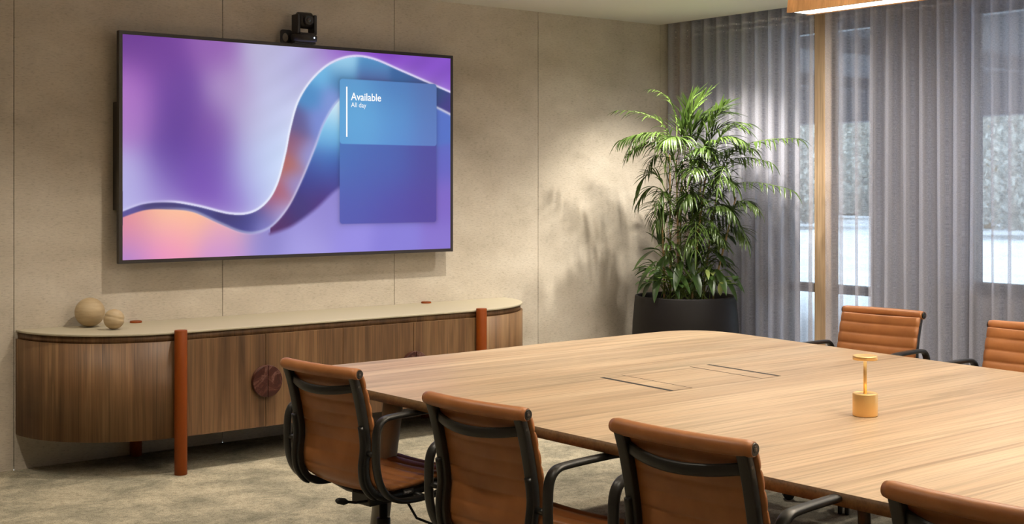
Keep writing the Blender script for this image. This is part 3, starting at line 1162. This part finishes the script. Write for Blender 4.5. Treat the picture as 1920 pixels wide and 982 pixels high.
def round_poly(cs, n=10):
    """cs: list of (x, y, radius)"""
    out = []
    m_ = len(cs)
    for i in range(m_):
        p = Vector(cs[i][:2])
        a = Vector(cs[i - 1][:2])
        c = Vector(cs[(i + 1) % m_][:2])
        r = cs[i][2]
        d1, d2_ = (a - p).normalized(), (c - p).normalized()
        if r <= 0:
            out.append(tuple(p))
            continue
        ang = d1.angle(d2_)
        t = r / math.tan(ang / 2)
        s, e_ = p + d1 * t, p + d2_ * t
        for k in range(n + 1):
            u = k / n
            q = s * (1 - u) ** 2 + p * 2 * u * (1 - u) + e_ * u * u
            out.append((q.x, q.y))
    return out


outline = round_poly([(2.573, -2.205, 0.10), (2.70, -6.75, 0.10), (4.80, -6.75, 0.16), (4.985, -3.75, 0.0), (5.135, -2.145, 0.30), (4.0, -2.17, 0.0), (3.5, -2.20, 0.0)])
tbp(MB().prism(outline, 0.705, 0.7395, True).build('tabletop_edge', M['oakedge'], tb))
tbp(MB().prism(outline, 0.7395, 0.740, True).build('tabletop', M['oak'], tb))


def skew_strip(name, x0, x1, ya, yb, m, z0=0.7400, z1=0.7404, dxs=-0.022):
    """thin inlay running along the table axis; dxs = drift in x from ya to yb"""
    k = MB().prism([(x0, ya), (x1, ya), (x1 + dxs, yb), (x0 + dxs, yb)], z0, z1)
    return tbp(k.build(name, m, tb))


for sgn, xa, xb in ((1, 3.498, 3.606), (-1, 4.111, 4.002)):
    lo, hi = min(xa, xb), max(xa, xb)
    fl = skew_strip('cable_flap', lo, hi, -3.185, -3.600, M['oak'], 0.7400, 0.7405)
    o = skew_strip('cable_slot', xa - 0.010, xa + 0.010, -3.185, -3.600, M['slot'], 0.7403, 0.7408)
    o = skew_strip('flap_gap', xb - 0.0024, xb + 0.0024, -3.185, -3.600, M['slot'], 0.7403, 0.7407)
    for yy in (-3.185, -3.600):
        sh_ = 0 if yy == -3.185 else -0.022
        tbp(MB().box(lo + sh_, hi + sh_, yy - 0.0008, yy + 0.0008, 0.7403, 0.7407).build('flap_gap', M['oakedge'], tb))
for (tx, ty, bx, by) in ((2.80, -2.74, 2.755, -2.665), (4.86, -2.66, 4.90, -2.58), (2.88, -6.35, 2.82, -6.45), (4.62, -6.35, 4.68, -6.45)):
    k = MB()
    k.tube([(bx, by, 0.0), (bx + (tx - bx) * 0.5, by + (ty - by) * 0.5, 0.35), (tx, ty, 0.704)], [0.036, 0.038, 0.040], 32)
    tbp(k.build('leg', M['taupe'], tb))
tbp(MB().box(3.2, 3.26, -6.2, -2.7, 0.655, 0.704).box(4.34, 4.40, -6.2, -2.7, 0.655, 0.704).box(2.9, 4.7, -2.78, -2.72, 0.664, 0.703).box(2.95, 4.6, -6.30, -6.24, 0.664, 0.703).build('underframe', M['taupe'], tb))

# small brass table lamp
lamp = empty('table_lamp', (3.605, -4.375, 0.740))
tag(lamp, 'small satin brass cordless lamp with round cap, standing on the oak table', 'lamp')
MB().lathe([(0.038, 0), (0.0405, 0.0015), (0.041, 0.004), (0.041, 0.073), (0.040, 0.0755), (0.038, 0.077), (0.036, 0.0755), (0.012, 0.0748)], n=64).build('base', M['brass'], lamp)
MB().lathe([(0.0058, 0.074), (0.0058, 0.1885)], n=24).build('stem', M['brass'], lamp)
cap = MB().lathe([(0.038, 0.187), (0.0405, 0.188), (0.0405, 0.199), (0.0385, 0.2015), (0.037, 0.2005), (0.002, 0.2008)], n=64).build('shade', M['brass'], lamp)
MB().lathe([(0.030, 0.1855), (0.032, 0.187)], n=40).build('light_panel', emit('lamp_panel', (1, 0.85, 0.6, 1), 1.2), cap)

# ------------------------------------------------------------------ pendant over the table
pd = empty('pendant_lamp', (3.812, -5.22, 2.146))
tag(pd, 'long oak linear pendant light with glowing underside, above the table', 'lamp')
body = MB()
hl = 1.30
sec_o = [(-0.062, 0.0), (-0.048, 0.10), (0.048, 0.10), (0.062, 0.0)]
sec_i = [(0.050, 0.0), (0.042, 0.03), (-0.042, 0.03), (-0.050, 0.0)]
sec = sec_o + sec_i
n = len(sec)
body.add([(x, -hl, z) for x, z in sec] + [(x, hl, z) for x, z in sec],
         [tuple(range(n)), tuple(range(n, 2 * n))[::-1]] + [(i, n + i, n + (i + 1) % n, (i + 1) % n) for i in range(n)])
body.build('housing', M['pendwood'], pd)
MB().box(-0.0488, 0.0488, -hl + 0.012, hl - 0.012, 0.0025, 0.006).build('diffuser', M['diffuser'], pd)
for yy in (-0.9, 0.7):
    MB().tube([(0, yy, 0.10), (0, yy, Z1 - 2.146 - 0.002)], 0.0015, 8).build('suspension_cable', M['bolt'], pd)

# ------------------------------------------------------------------ office chairs
# side profile of the back + seat (local: +x is the way the chair faces), x, z
PROF = [(-0.296, 0.838), (-0.272, 0.765), (-0.250, 0.67), (-0.238, 0.585), (-0.246, 0.51), (-0.236, 0.45), (-0.198, 0.405), (-0.145, 0.386), (-0.02, 0.388), (0.10, 0.402), (0.185, 0.408), (0.215, 0.398)]
SP = [(-0.279, 0.842), (-0.254, 0.765), (-0.231, 0.67), (-0.218, 0.585), (-0.225, 0.51), (-0.218, 0.455), (-0.178, 0.422), (-0.12, 0.414), (-0.02, 0.416), (0.10, 0.430), (0.19, 0.436), (0.232, 0.418)]
BW = 0.213


def make_chair(lift=0.0):
    root = empty('office_chair', (0, 0, 0))
    lf = lift
    prof = [(p.x, p.z + lf) for p in catmull([(a, 0, b_) for a, b_ in PROF], 7)]
    spc = catmull([(a, 0, b_ + lf) for a, b_ in SP], 10)
    # arc-length table of the sling
    S = [0.0]
    for i in range(1, len(spc)):
        S.append(S[-1] + (spc[i] - spc[i - 1]).length)
    tot = S[-1]

    def at_s(s):
        s = min(max(s, 0), tot)
        for i in range(1, len(S)):
            if S[i] >= s:
                f = (s - S[i - 1]) / (S[i] - S[i - 1] + 1e-9)
                p = spc[i - 1].lerp(spc[i], f)
                t = (spc[i] - spc[i - 1]).normalized()
                return p, t
        return spc[-1], (spc[-1] - spc[-2]).normalized()

    pitch = 0.0535
    split = 0.47

    def sling(name, s0, s1, is_back):
        ns = max(8, int((s1 - s0) / 0.0045))
        ny = 21
        k = MB()

        def surf(front):
            def fn(u, v):
                y = (u * 2 - 1)
                s = s0 + (s1 - s0) * v
                p, t = at_s(s)
                nn = Vector((t.z * -1, 0, t.x))     # towards the sitter / up
                if nn.x < 0 and t.z < -0.5:
                    nn = -nn
                if t.x > 0.3 and nn.z < 0:
                    nn = -nn
                rib = abs(math.sin(PI * s / pitch)) ** 0.32
                edge = (1 - abs(y) ** 10)
                bow = 0.022 * (1 - y * y) * max(0.0, 1 - abs(s - 0.12) / 0.5)
                sag = 0.010 * (1 - y * y)
                if front:
                    off = (0.004 + 0.0125 * rib) * (0.45 + 0.55 * edge)
                else:
                    off = -(0.001 + 0.0055 * rib) * (0.5 + 0.5 * edge)
                q = p + nn * (off - bow - (sag if s > 0.45 else 0))
                return (q.x, y * BW * (1.0 + 0.012 * rib), q.z)
            return fn
        k.grid(ny, ns, surf(True))
        b0 = len(k.v)
        k.grid(ny, ns, surf(False), flip=True)
        # close the rim
        rim = []
        for i in range(ns - 1):
            a, b2 = i * ny, (i + 1) * ny
            rim.append((a, b2, b0 + b2, b0 + a))
            a, b2 = i * ny + ny - 1, (i + 1) * ny + ny - 1
            rim.append((b2, a, b0 + a, b0 + b2))
        for i in range(ny - 1):
            rim.append((i + 1, i, b0 + i, b0 + i + 1))
            a = (ns - 1) * ny + i
            rim.append((a, a + 1, b0 + a + 1, b0 + a))
        k.f += rim
        k.sm += [True] * len(rim)
        return k.build(name, M['leather'], root)

    sling('backrest', 0.008, split, True)
    sling('seat', split + 0.001, tot, False)

    # rolled leather top rail, bowed gently backwards
    top = Vector((-0.296, 0, 0.846 + lf))
    pts, n = [], 24
    for i in range(n + 1):
        y = -1 + 2 * i / n
        pts.append(top + Vector((-0.022 * (1 - y * y), y * 0.222, 0.0)))
    rad = [0.0215] * (n + 1)
    rad[0] = rad[-1] = 0.0185
    rr = MB().tube(pts, rad, 20).build('top_roll', M['leather'], root)
    for s in (-1, 1):
        k = MB()
        k.tube([top + Vector((0, s * 0.2205, 0)), top + Vector((0, s * 0.2255, 0))], [0.0165, 0.0150], 24)
        k.tube([top + Vector((0, s * 0.2250, 0)), top + Vector((0, s * 0.2268, 0))], [0.0095, 0.0085], 18)
        c = k.build('end_cap', M['chairmetal'], rr)
        MB().tube([top + Vector((0, s * 0.2266, 0)), top + Vector((0, s * 0.2276, 0))], [0.0045, 0.0040], 12).build('screw', M['bolt'], rr)

    # side frames: cast black rail under each edge of the sling
    pr2 = [(a - 0.006 if i < len(prof) * 0.55 else a, b_) for i, (a, b_) in enumerate(prof)]
    for s in (-1, 1):
        k = MB()
        k.sweep_xz(pr2, s * 0.194, 0.034, 0.028, n=20, p=5)
        # deeper fin at lumbar height
        fin = [q for q in pr2 if 0.40 + lf < q[1] < 0.66 + lf and q[0] < -0.16]
        k.sweep_xz([(a - 0.008, b_) for a, b_ in fin], s * 0.197, 0.020, 0.036, n=16, p=4)
        sf = k.build('side_frame', M['chairmetal'], root)
        # bolts on the outer face
        for bx_, bz_ in ((-0.243, 0.56), (-0.20, 0.415), (-0.282, 0.80)):
            MB().tube([(bx_ - 0.006, s * 0.208, bz_ + lf), (bx_ - 0.006, s * 0.2115, bz_ + lf)], 0.0045, 10).build('bolt', M['bolt'], sf)
        # closed loop armrest
        loop = [(0.02, 0.380), (-0.10, 0.378), (-0.175, 0.395), (-0.225, 0.440), (-0.250, 0.510), (-0.253, 0.600), (-0.246, 0.652), (-0.222, 0.680), (-0.175, 0.688), (-0.03, 0.689), (0.060, 0.686), (0.105, 0.668), (0.128, 0.625), (0.124, 0.54), (0.105, 0.45), (0.070, 0.396)]
        lp = [(p.x, p.z + lf) for p in catmull([(a, 0, b_) for a, b_ in loop], 7, closed=True)]
        k = MB().sweep_xz(lp, s * 0.262, 0.036, 0.020, closed=True, n=18, p=2.6)
        k.tube([(-0.246, s * 0.209, 0.56 + lf), (-0.252, s * 0.255, 0.56 + lf)], 0.010, 12)
        k.tube([(-0.03, s * 0.200, 0.384 + lf), (-0.03, s * 0.258, 0.380 + lf)], 0.010, 12)
        k.build('armrest', M['chairmetal'], root)

    # upper crossbar, bowed back
    pts = []
    for i in range(21):
        y = -1 + 2 * i / 20
        pts.append(Vector((-0.281 - 0.042 * (1 - y * y), y * 0.190, 0.794 + lf - 0.020 * (1 - y * y))))
    k = MB()
    vs, fs = [], []
    hh, tt = 0.0155, 0.005
    for i, p in enumerate(pts):
        h2 = hh * (1.25 if i in (0, 20) else 1.0)
        for dx_, dz_ in ((-tt, -h2 * 0.7), (-tt, h2 * 0.7), (-tt * 0.3, h2), (tt, h2), (tt, -h2), (-tt * 0.3, -h2)):
            vs.append(p + Vector((dx_, 0, dz_)))
    for j in range(20):
        for i in range(6):
            fs.append((j * 6 + i, j * 6 + (i + 1) % 6, (j + 1) * 6 + (i + 1) % 6, (j + 1) * 6 + i))
    fs += [tuple(range(6)), tuple(range(120, 126))[::-1]]
    k.add(vs, fs, True)
    k.build('back_crossbar', M['chairmetal'], root)

    # seat spreaders + tilt mechanism
    k = MB()
    k.tube([(-0.09, -0.19, 0.378 + lf), (-0.09, -0.1, 0.362 + lf), (-0.09, 0.1, 0.362 + lf), (-0.09, 0.19, 0.378 + lf)], 0.012, 12)
    k.tube([(0.08, -0.19, 0.392 + lf), (0.08, -0.1, 0.368 + lf), (0.08, 0.1, 0.368 + lf), (0.08, 0.19, 0.392 + lf)], 0.012, 12)
    k.box(-0.11, 0.11, -0.055, 0.055, 0.318 + lf, 0.366 + lf)
    k.build('tilt_mechanism', M['chairmetal'], root, bevel=0.006)
    lv = MB().tube([(-0.08, -0.03, 0.335 + lf), (-0.17, -0.045, 0.345 + lf), (-0.235, -0.055, 0.362 + lf)], 0.005, 10).build('tilt_lever', M['chairmetal'], root)
    MB().tube([(-0.215, -0.052, 0.356 + lf), (-0.232, -0.054, 0.361 + lf), (-0.262, -0.060, 0.370 + lf), (-0.272, -0.062, 0.373 + lf)], [0.007, 0.013, 0.011, 0.006], 14).build('lever_knob', M['rubber'], lv)
    lv2 = MB().tube([(0.02, -0.05, 0.335 + lf), (0.02, -0.12, 0.322 + lf), (0.035, -0.15, 0.27 + lf), (0.10, -0.20, 0.235 + lf)], 0.005, 10).build('height_lever', M['chairmetal'], root)
    MB().tube([(0.095, -0.197, 0.237 + lf), (0.14, -0.225, 0.222 + lf)], 0.010, 12).build('lever_knob', M['rubber'], lv2)
    # column and five-star base
    MB().lathe([(0.027, 0.085), (0.027, 0.25), (0.024, 0.252), (0.016, 0.254), (0.016, 0.320 + lf)], n=28).build('gas_column', M['chairmetal'], root)
    hub = MB().lathe([(0.040, 0.075), (0.042, 0.085), (0.042, 0.125), (0.034, 0.135)], n=32).build('base_hub', M['chairmetal'], root)
    for i in range(5):
        a = 2 * PI * i / 5 + 0.45
        ca_, sa_ = math.cos(a), math.sin(a)
        k = MB().tube([(0.03 * ca_, 0.03 * sa_, 0.108), (0.15 * ca_, 0.15 * sa_, 0.102), (0.285 * ca_, 0.285 * sa_, 0.080)], [0.020, 0.017, 0.013], 12, flat=0.7)
        lg = k.build('base_leg', M['chairmetal'], root)
        k = MB()
        cx, cy = 0.285 * ca_, 0.285 * sa_
        ax = Vector((-sa_, ca_, 0))
        for sgn in (-1, 1):
            c0 = Vector((cx, cy, 0.026)) + Vector((ca_, sa_, 0)) * 0.012
            k.tube([c0 + ax * sgn * 0.007, c0 + ax * sgn * 0.024], 0.026, 20)
        k.tube([(cx, cy, 0.03), (cx, cy, 0.082)], 0.008, 10)
        k.build('caster', M['rubber'], lg)
    # woven maker's label on the right seat rail
    lb_ = MB().box(-0.082, -0.036, -0.2140, -0.2100, 0.386 + lf, 0.405 + lf).build('maker_label', M['labelgrey'], root)
    text_mesh('burgtec', 0.0125, M['labelwhite'], lb_, 'label_text', (-0.0795, -0.2144, 0.3920 + lf), (PI / 2, 0, 0), 0.0003, sx=0.86)
    return root


proto = make_chair(0.0)
raised = make_chair(0.035)          # the same chair with its seat raised a little
GN = 'tan leather office chairs along the near side of the table'
NEAR = [((2.655, -2.885), 7.4, 'tan leather office chair nearest the sideboard, leftmost of the four seen from behind', proto),
        ((2.620, -3.880), 6.4, 'tan leather office chair, second from the left of those seen from behind', None),
        ((2.628, -4.735), 5.8, 'tan leather office chair in the lower middle, third from the left, seen from behind', raised),
        ((2.700, -5.535), 3.5, 'tan leather office chair cut off at the bottom right corner, seen from behind', None)]
for (x, y), a, lab, src in NEAR:
    o = src if src else copy_tree(proto)
    o.location = (x, y, 0)
    o.rotation_euler = (0, 0, math.radians(a))
    tag(o, lab, 'chair', GN)
FAR = [((5.135, -3.155), 185.5, 'tan leather office chair across the table by the curtain, left of the two'),
       ((5.05, -4.005), 183.0, 'tan leather office chair by the curtain, cut off by the right edge of the view')]
for i, ((x, y), a, lab) in enumerate(FAR):
    o = copy_tree(raised)
    o.location = (x, y, 0)
    o.rotation_euler = (0, 0, math.radians(a))
    tag(o, lab, 'chair', 'tan leather office chairs by the curtain')

# ------------------------------------------------------------------ potted palm
PX, PY = 6.53, -0.70
pp = empty('potted_palm', (PX, PY, 0), -math.radians(YAW))
tag(pp, 'tall bushy parlour palm in a big charcoal pot, in the corner by the curtain', 'potted plant')
# local frame: +x to the right of the picture, -y towards the camera
PH = 0.750
MB().lathe([(0.30, 0.0), (0.335, 0.02), (0.368, 0.16), (0.375, 0.34), (0.366, 0.56), (0.350, PH - 0.008), (0.347, PH), (0.334, PH), (0.330, PH - 0.01), (0.33, PH - 0.06)], n=72, cap=False).lathe([(0.001, 0.0005), (0.30, 0.0005)], n=72, cap=False).build('pot', M['pot'], pp)
MB().lathe([(0.332, PH - 0.045), (0.2, PH - 0.03), (0.001, PH - 0.02)], n=48, cap=False).build('soil', M['soil'], pp)

rp = random.Random(21)


def blade(k, base, dirn, length, width, droop, fold=0.25, nseg=7, nrm=None):
    """folded, tapering leaflet that curves down by gravity"""
    d = Vector(dirn).normalized()
    side = d.cross(Vector((0, 0, 1)) if nrm is None else nrm)
    if side.length < 1e-3:
        side = Vector((1, 0, 0))
    side.normalize()
    p = Vector(base)
    vs = []
    step = length / nseg
    for i in range(nseg + 1):
        t = i / nseg
        w = width * (math.sin(PI * min(1, (t * 0.93 + 0.07))) ** 0.7) * (1 - t * 0.35)
        if i == nseg:
            w = 0.0004
        upn = side.cross(d).normalized()
        vs += [p - side * w / 2 + upn * w * fold, p, p + side * w / 2 + upn * w * fold]
        d = (d + Vector((0, 0, -droop / nseg))).normalized()
        p = p + d * step
    fs = []
    for i in range(nseg):
        a = i * 3
        fs += [(a, a + 1, a + 4, a + 3), (a + 1, a + 2, a + 5, a + 4)]
    k.add(vs, fs, True)


def PT(u, v, t=0.0):
    """(right offset, depth, height) of a point of the plant given as seen in the room; t = towards the viewer"""
    sc = 2430.0 / (9.03 - t)
    return Vector(((u - 1284) / sc, -t, 1.505 - (v - 350) / sc))


CY, SY = math.cos(math.radians(YAW)), math.sin(math.radians(YAW))


def keep_clear(p):
    """pull a point of the crown forward so that it stays clear of the curtain and the wall"""
    p = Vector(p)
    wx = PX + p.x * CY + p.y * SY
    if wx > 6.74:
        d_ = (wx - 6.74) / SY
        p.y -= d_
        p.x *= 1 - d_ / 9.0
    wy = PY - p.x * SY + p.y * CY
    if wy > -0.16:
        p.y -= (wy + 0.16) / CY
    return p


def frond(b_, m1, tip, n=15, ll=0.19, lw=0.017, droop=0.9, spread=1.0, stem=0.0038):
    b_, m1, tip = keep_clear(b_), keep_clear(m1), keep_clear(tip)
    ctrl = m1 * 2 - (b_ + tip) * 0.5
    def q(t):
        return b_ * (1 - t) ** 2 + ctrl * 2 * t * (1 - t) + tip * t * t
    pts = [q(i / 14) for i in range(15)]
    k = MB()
    for i in range(n):
        t = 0.22 + 0.78 * i / (n - 1)
        p = q(t)
        dd = (q(min(1, t + 0.02)) - q(t - 0.02)).normalized()
        sd = dd.cross(Vector((0, 0, 1)))
        if sd.length < 0.1:
            sd = Vector((rp.uniform(-1, 1), rp.uniform(-1, 1), 0))
        sd.normalize()
        size = ll * (0.55 + 0.45 * math.sin(PI * min(1.0, 0.25 + t * 0.75))) * rp.uniform(0.75, 1.15)
        for s in (-1, 1):
            dr = sd * s * spread + dd * (0.55 + 0.8 * t) + Vector((rp.uniform(-0.2, 0.2), rp.uniform(-0.2, 0.2), rp.uniform(-0.15, 0.45)))
            blade(k, p, dr, size, lw * rp.uniform(0.85, 1.15), droop * rp.uniform(0.8, 1.25))
    blade(k, tip, (tip - q(0.95)), ll * 0.7, lw, droop)
    o = k.build('frond', M['leaf'], pp, fix=False)
    MB().tube(pts, [stem * (1 - 0.7 * i / 14) for i in range(15)], 7).build('frond_stem', M['rachis'], o)
    return o


# canes
canes = [((1256, 545, 0.00), (1255, 400, 0.02), (1253, 290, 0.04)), ((1268, 548, 0.10), (1266, 420, 0.10), (1263, 300, 0.10)),
         ((1292, 550, 0.12), (1302, 450, 0.14), (1316, 330, 0.16)), ((1318, 548, 0.02), (1330, 450, 0.0), (1350, 330, -0.04)),
         ((1305, 548, -0.10), (1312, 420, -0.12), (1322, 280, -0.10)), ((1278, 546, -0.12), (1280, 420, -0.14), (1284, 300, -0.14)),
         ((1332, 546, 0.10), (1352, 460, 0.14), (1372, 370, 0.18)), ((1243, 546, 0.05), (1240, 470, 0.08), (1236, 400, 0.1))]
for c in canes:
    pts = catmull([PT(*p) for p in c], 8)
    pts[0].z = PH - 0.05
    MB().tube(pts, [0.0085 - 0.0035 * i / (len(pts) - 1) for i in range(len(pts))], 9).build('cane', M['cane'], pp)

F = [
    # base, mid, tip, leaflets, leaflet length
    ((1256, 300, .04), (1238, 232, .06), (1160, 207, .10), 9, .15, .9, .016),
    ((1262, 290, .04), (1262, 205, .02), (1222, 168, .04), 9, .12, 1.0, .011),
    ((1272, 290, .06), (1280, 220, .06), (1298, 180, .08), 8, .18, 0.2, .020),
    ((1290, 300, .10), (1296, 235, .12), (1340, 205, .16), 14, .20, .5, .017),
    ((1300, 300, .04), (1315, 235, .04), (1362, 212, .08), 14, .20, .6, .016),
    ((1284, 300, -.05), (1288, 240, -.04), (1292, 200, -.02), 12, .20, .3, .015),
    ((1276, 290, .10), (1286, 225, .12), (1316, 178, .16), 9, .17, .1, .018),
    ((1310, 290, .12), (1330, 228, .16), (1352, 196, .22), 12, .18, .4, .015),
    ((1330, 300, .14), (1352, 246, .18), (1385, 240, .24), 13, .18, .9, .014),
    ((1256, 300, .08), (1232, 252, .14), (1158, 262, .20), 17, .19, 1.5, .018),
    ((1258, 310, .02), (1225, 268, .02), (1180, 285, .04), 14, .17, 1.5, .016),
    ((1262, 300, .14), (1262, 262, .24), (1236, 262, .34), 14, .20, 1.6, .022),
    ((1316, 340, .14), (1330, 270, .24), (1372, 262, .34), 14, .20, 1.3, .021),
    ((1350, 340, .0), (1380, 278, .06), (1472, 264, .12), 20, .17, 1.3, .017),
    ((1345, 350, .02), (1370, 300, .10), (1430, 305, .2), 14, .17, 1.5, .015),
    ((1340, 400, .0), (1375, 345, .06), (1462, 356, .10), 15, .19, 1.2, .014),
    ((1360, 420, .1), (1378, 380, .16), (1408, 388, .22), 12, .17, 1.5, .018),
    ((1255, 440, .08), (1240, 382, .14), (1220, 412, .20), 14, .20, 1.5, .016),
    ((1262, 400, .1), (1240, 360, .16), (1222, 380, .24), 11, .14, 1.4, .016),
    ((1300, 420, .1), (1302, 330, .2), (1284, 322, .34), 14, .19, 1.4, .020),
    ((1310, 430, .08), (1330, 345, .2), (1362, 345, .32), 14, .19, 1.4, .020),
    ((1290, 440, .12), (1288, 370, .24), (1268, 378, .34), 14, .18, 1.5, .020),
    ((1320, 440, .1), (1336, 390, .24), (1360, 400, .34), 14, .18, 1.4, .020),
    ((1300, 360, -.1), (1300, 280, -.16), (1262, 262, -.26), 14, .19, 1.2, .018),
    ((1320, 360, -.1), (1350, 290, -.16), (1400, 282, -.26), 14, .19, 1.3, .018),
    ((1300, 470, -.1), (1330, 400, -.16), (1380, 420, -.26), 14, .19, 1.3, .018),
    ((1280, 470, -.1), (1266, 400, -.16), (1240, 420, -.26), 14, .18, 1.3, .018),
    ((1296, 480, .1), (1310, 430, .2), (1336, 440, .3), 12, .16, 1.3, .020),
    ((1290, 330, .08), (1300, 285, .2), (1318, 282, .30), 14, .18, 1.4, .020),
    ((1284, 360, .0), (1286, 310, .1), (1300, 300, .22), 12, .18, 1.3, .020),
    ((1340, 470, .0), (1370, 430, .04), (1392, 450, .1), 11, .17, 1.3, .018),
    ((1300, 500, .14), (1292, 450, .24), (1276, 462, .30), 11, .15, 1.4, .018),
    ((1320, 330, .02), (1336, 250, .06), (1392, 232, .12), 14, .19, .8, .016),
]
for a, m1, c, n, ll, dr, lw in F:
    frond(PT(*a), PT(*m1), PT(*c), n + 4, ll * 1.12, lw * 0.92, dr * 0.9)
# further fronds growing from the canes in all directions
for i in range(22):
    cn_ = canes[rp.randrange(len(canes) - 1)]
    pts = catmull([PT(*p) for p in cn_], 8)
    q0 = pts[rp.randrange(6, len(pts))]
    ang = rp.uniform(0, 2 * PI)
    ln = rp.uniform(0.20, 0.42)
    dv = Vector((math.cos(ang), math.sin(ang) * 0.8, 0))
    if dv.y > 0.2:
        dv.y *= 0.4
    up_ = rp.uniform(0.10, 0.24)
    frond(q0, q0 + dv * ln * 0.5 + Vector((0, 0, up_)), q0 + dv * ln + Vector((0, 0, up_ - rp.uniform(0.05, 0.18))),
          rp.randrange(9, 15), rp.uniform(0.13, 0.22), rp.uniform(0.011, 0.018), rp.uniform(0.5, 1.6))


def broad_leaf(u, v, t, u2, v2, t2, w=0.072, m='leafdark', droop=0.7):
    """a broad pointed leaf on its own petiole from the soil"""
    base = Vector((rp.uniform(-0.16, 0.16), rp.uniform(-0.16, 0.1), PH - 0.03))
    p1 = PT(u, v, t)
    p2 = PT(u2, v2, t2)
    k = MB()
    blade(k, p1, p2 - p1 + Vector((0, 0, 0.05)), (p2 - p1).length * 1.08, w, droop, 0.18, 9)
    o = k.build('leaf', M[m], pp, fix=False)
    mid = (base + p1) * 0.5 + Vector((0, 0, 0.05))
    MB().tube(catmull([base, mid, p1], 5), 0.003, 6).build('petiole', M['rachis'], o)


BL = [(1222, 470, .1, 1182, 503, .14), (1225, 490, .14, 1186, 540, .2), (1230, 500, .2, 1214, 562, .3), (1240, 500, .2, 1262, 556, .32),
      (1232, 470, .1, 1200, 470, .12), (1236, 460, .05, 1210, 434, .05), (1238, 460, .0, 1238, 424, .0), (1250, 500, .2, 1282, 545, .33),
      (1352, 505, .12, 1388, 545, .2), (1345, 515, .15, 1372, 560, .25), (1335, 505, .15, 1350, 548, .3), (1320, 500, .15, 1325, 548, .32),
      (1340, 490, .0, 1380, 512, .0), (1290, 505, .2, 1300, 552, .33), (1270, 490, .2, 1252, 540, .33), (1310, 480, .1, 1340, 470, .15),
      (1345, 480, .05, 1372, 500, .1), (1245, 480, .1, 1220, 520, .2), (1260, 480, .15, 1236, 500, .25), (1355, 440, .05, 1372, 462, .1),
      (1360, 420, .05, 1388, 456, .1), (1330, 470, .1, 1352, 500, .2), (1280, 470, .15, 1290, 520, .25), (1300, 470, .1, 1280, 505, .2),
      (1225, 515, .1, 1198, 560, .15), (1215, 505, .1, 1188, 520, .1)]
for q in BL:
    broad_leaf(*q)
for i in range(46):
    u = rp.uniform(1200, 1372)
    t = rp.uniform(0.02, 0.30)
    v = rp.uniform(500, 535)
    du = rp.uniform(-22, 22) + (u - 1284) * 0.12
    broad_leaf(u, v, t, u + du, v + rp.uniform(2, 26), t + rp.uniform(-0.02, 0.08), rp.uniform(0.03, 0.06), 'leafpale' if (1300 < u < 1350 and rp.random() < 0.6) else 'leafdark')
for i in range(60):
    v = rp.uniform(380, 500)
    u = rp.uniform(1232, 1372)
    t = rp.uniform(-0.15, 0.25)
    du = rp.uniform(-26, 26)
    if i % 2:
        k = MB()
        for j in range(5):
            blade(k, PT(u + j * du * 0.1, v + j * 3, t), Vector((du * 0.02 + rp.uniform(-0.3, 0.3), rp.uniform(-0.8, 0.2), 0.3)), rp.uniform(0.12, 0.2), 0.026, 1.6, 0.2, 7)
        k.build('leaf_cluster', M['leaf'], pp, fix=False)
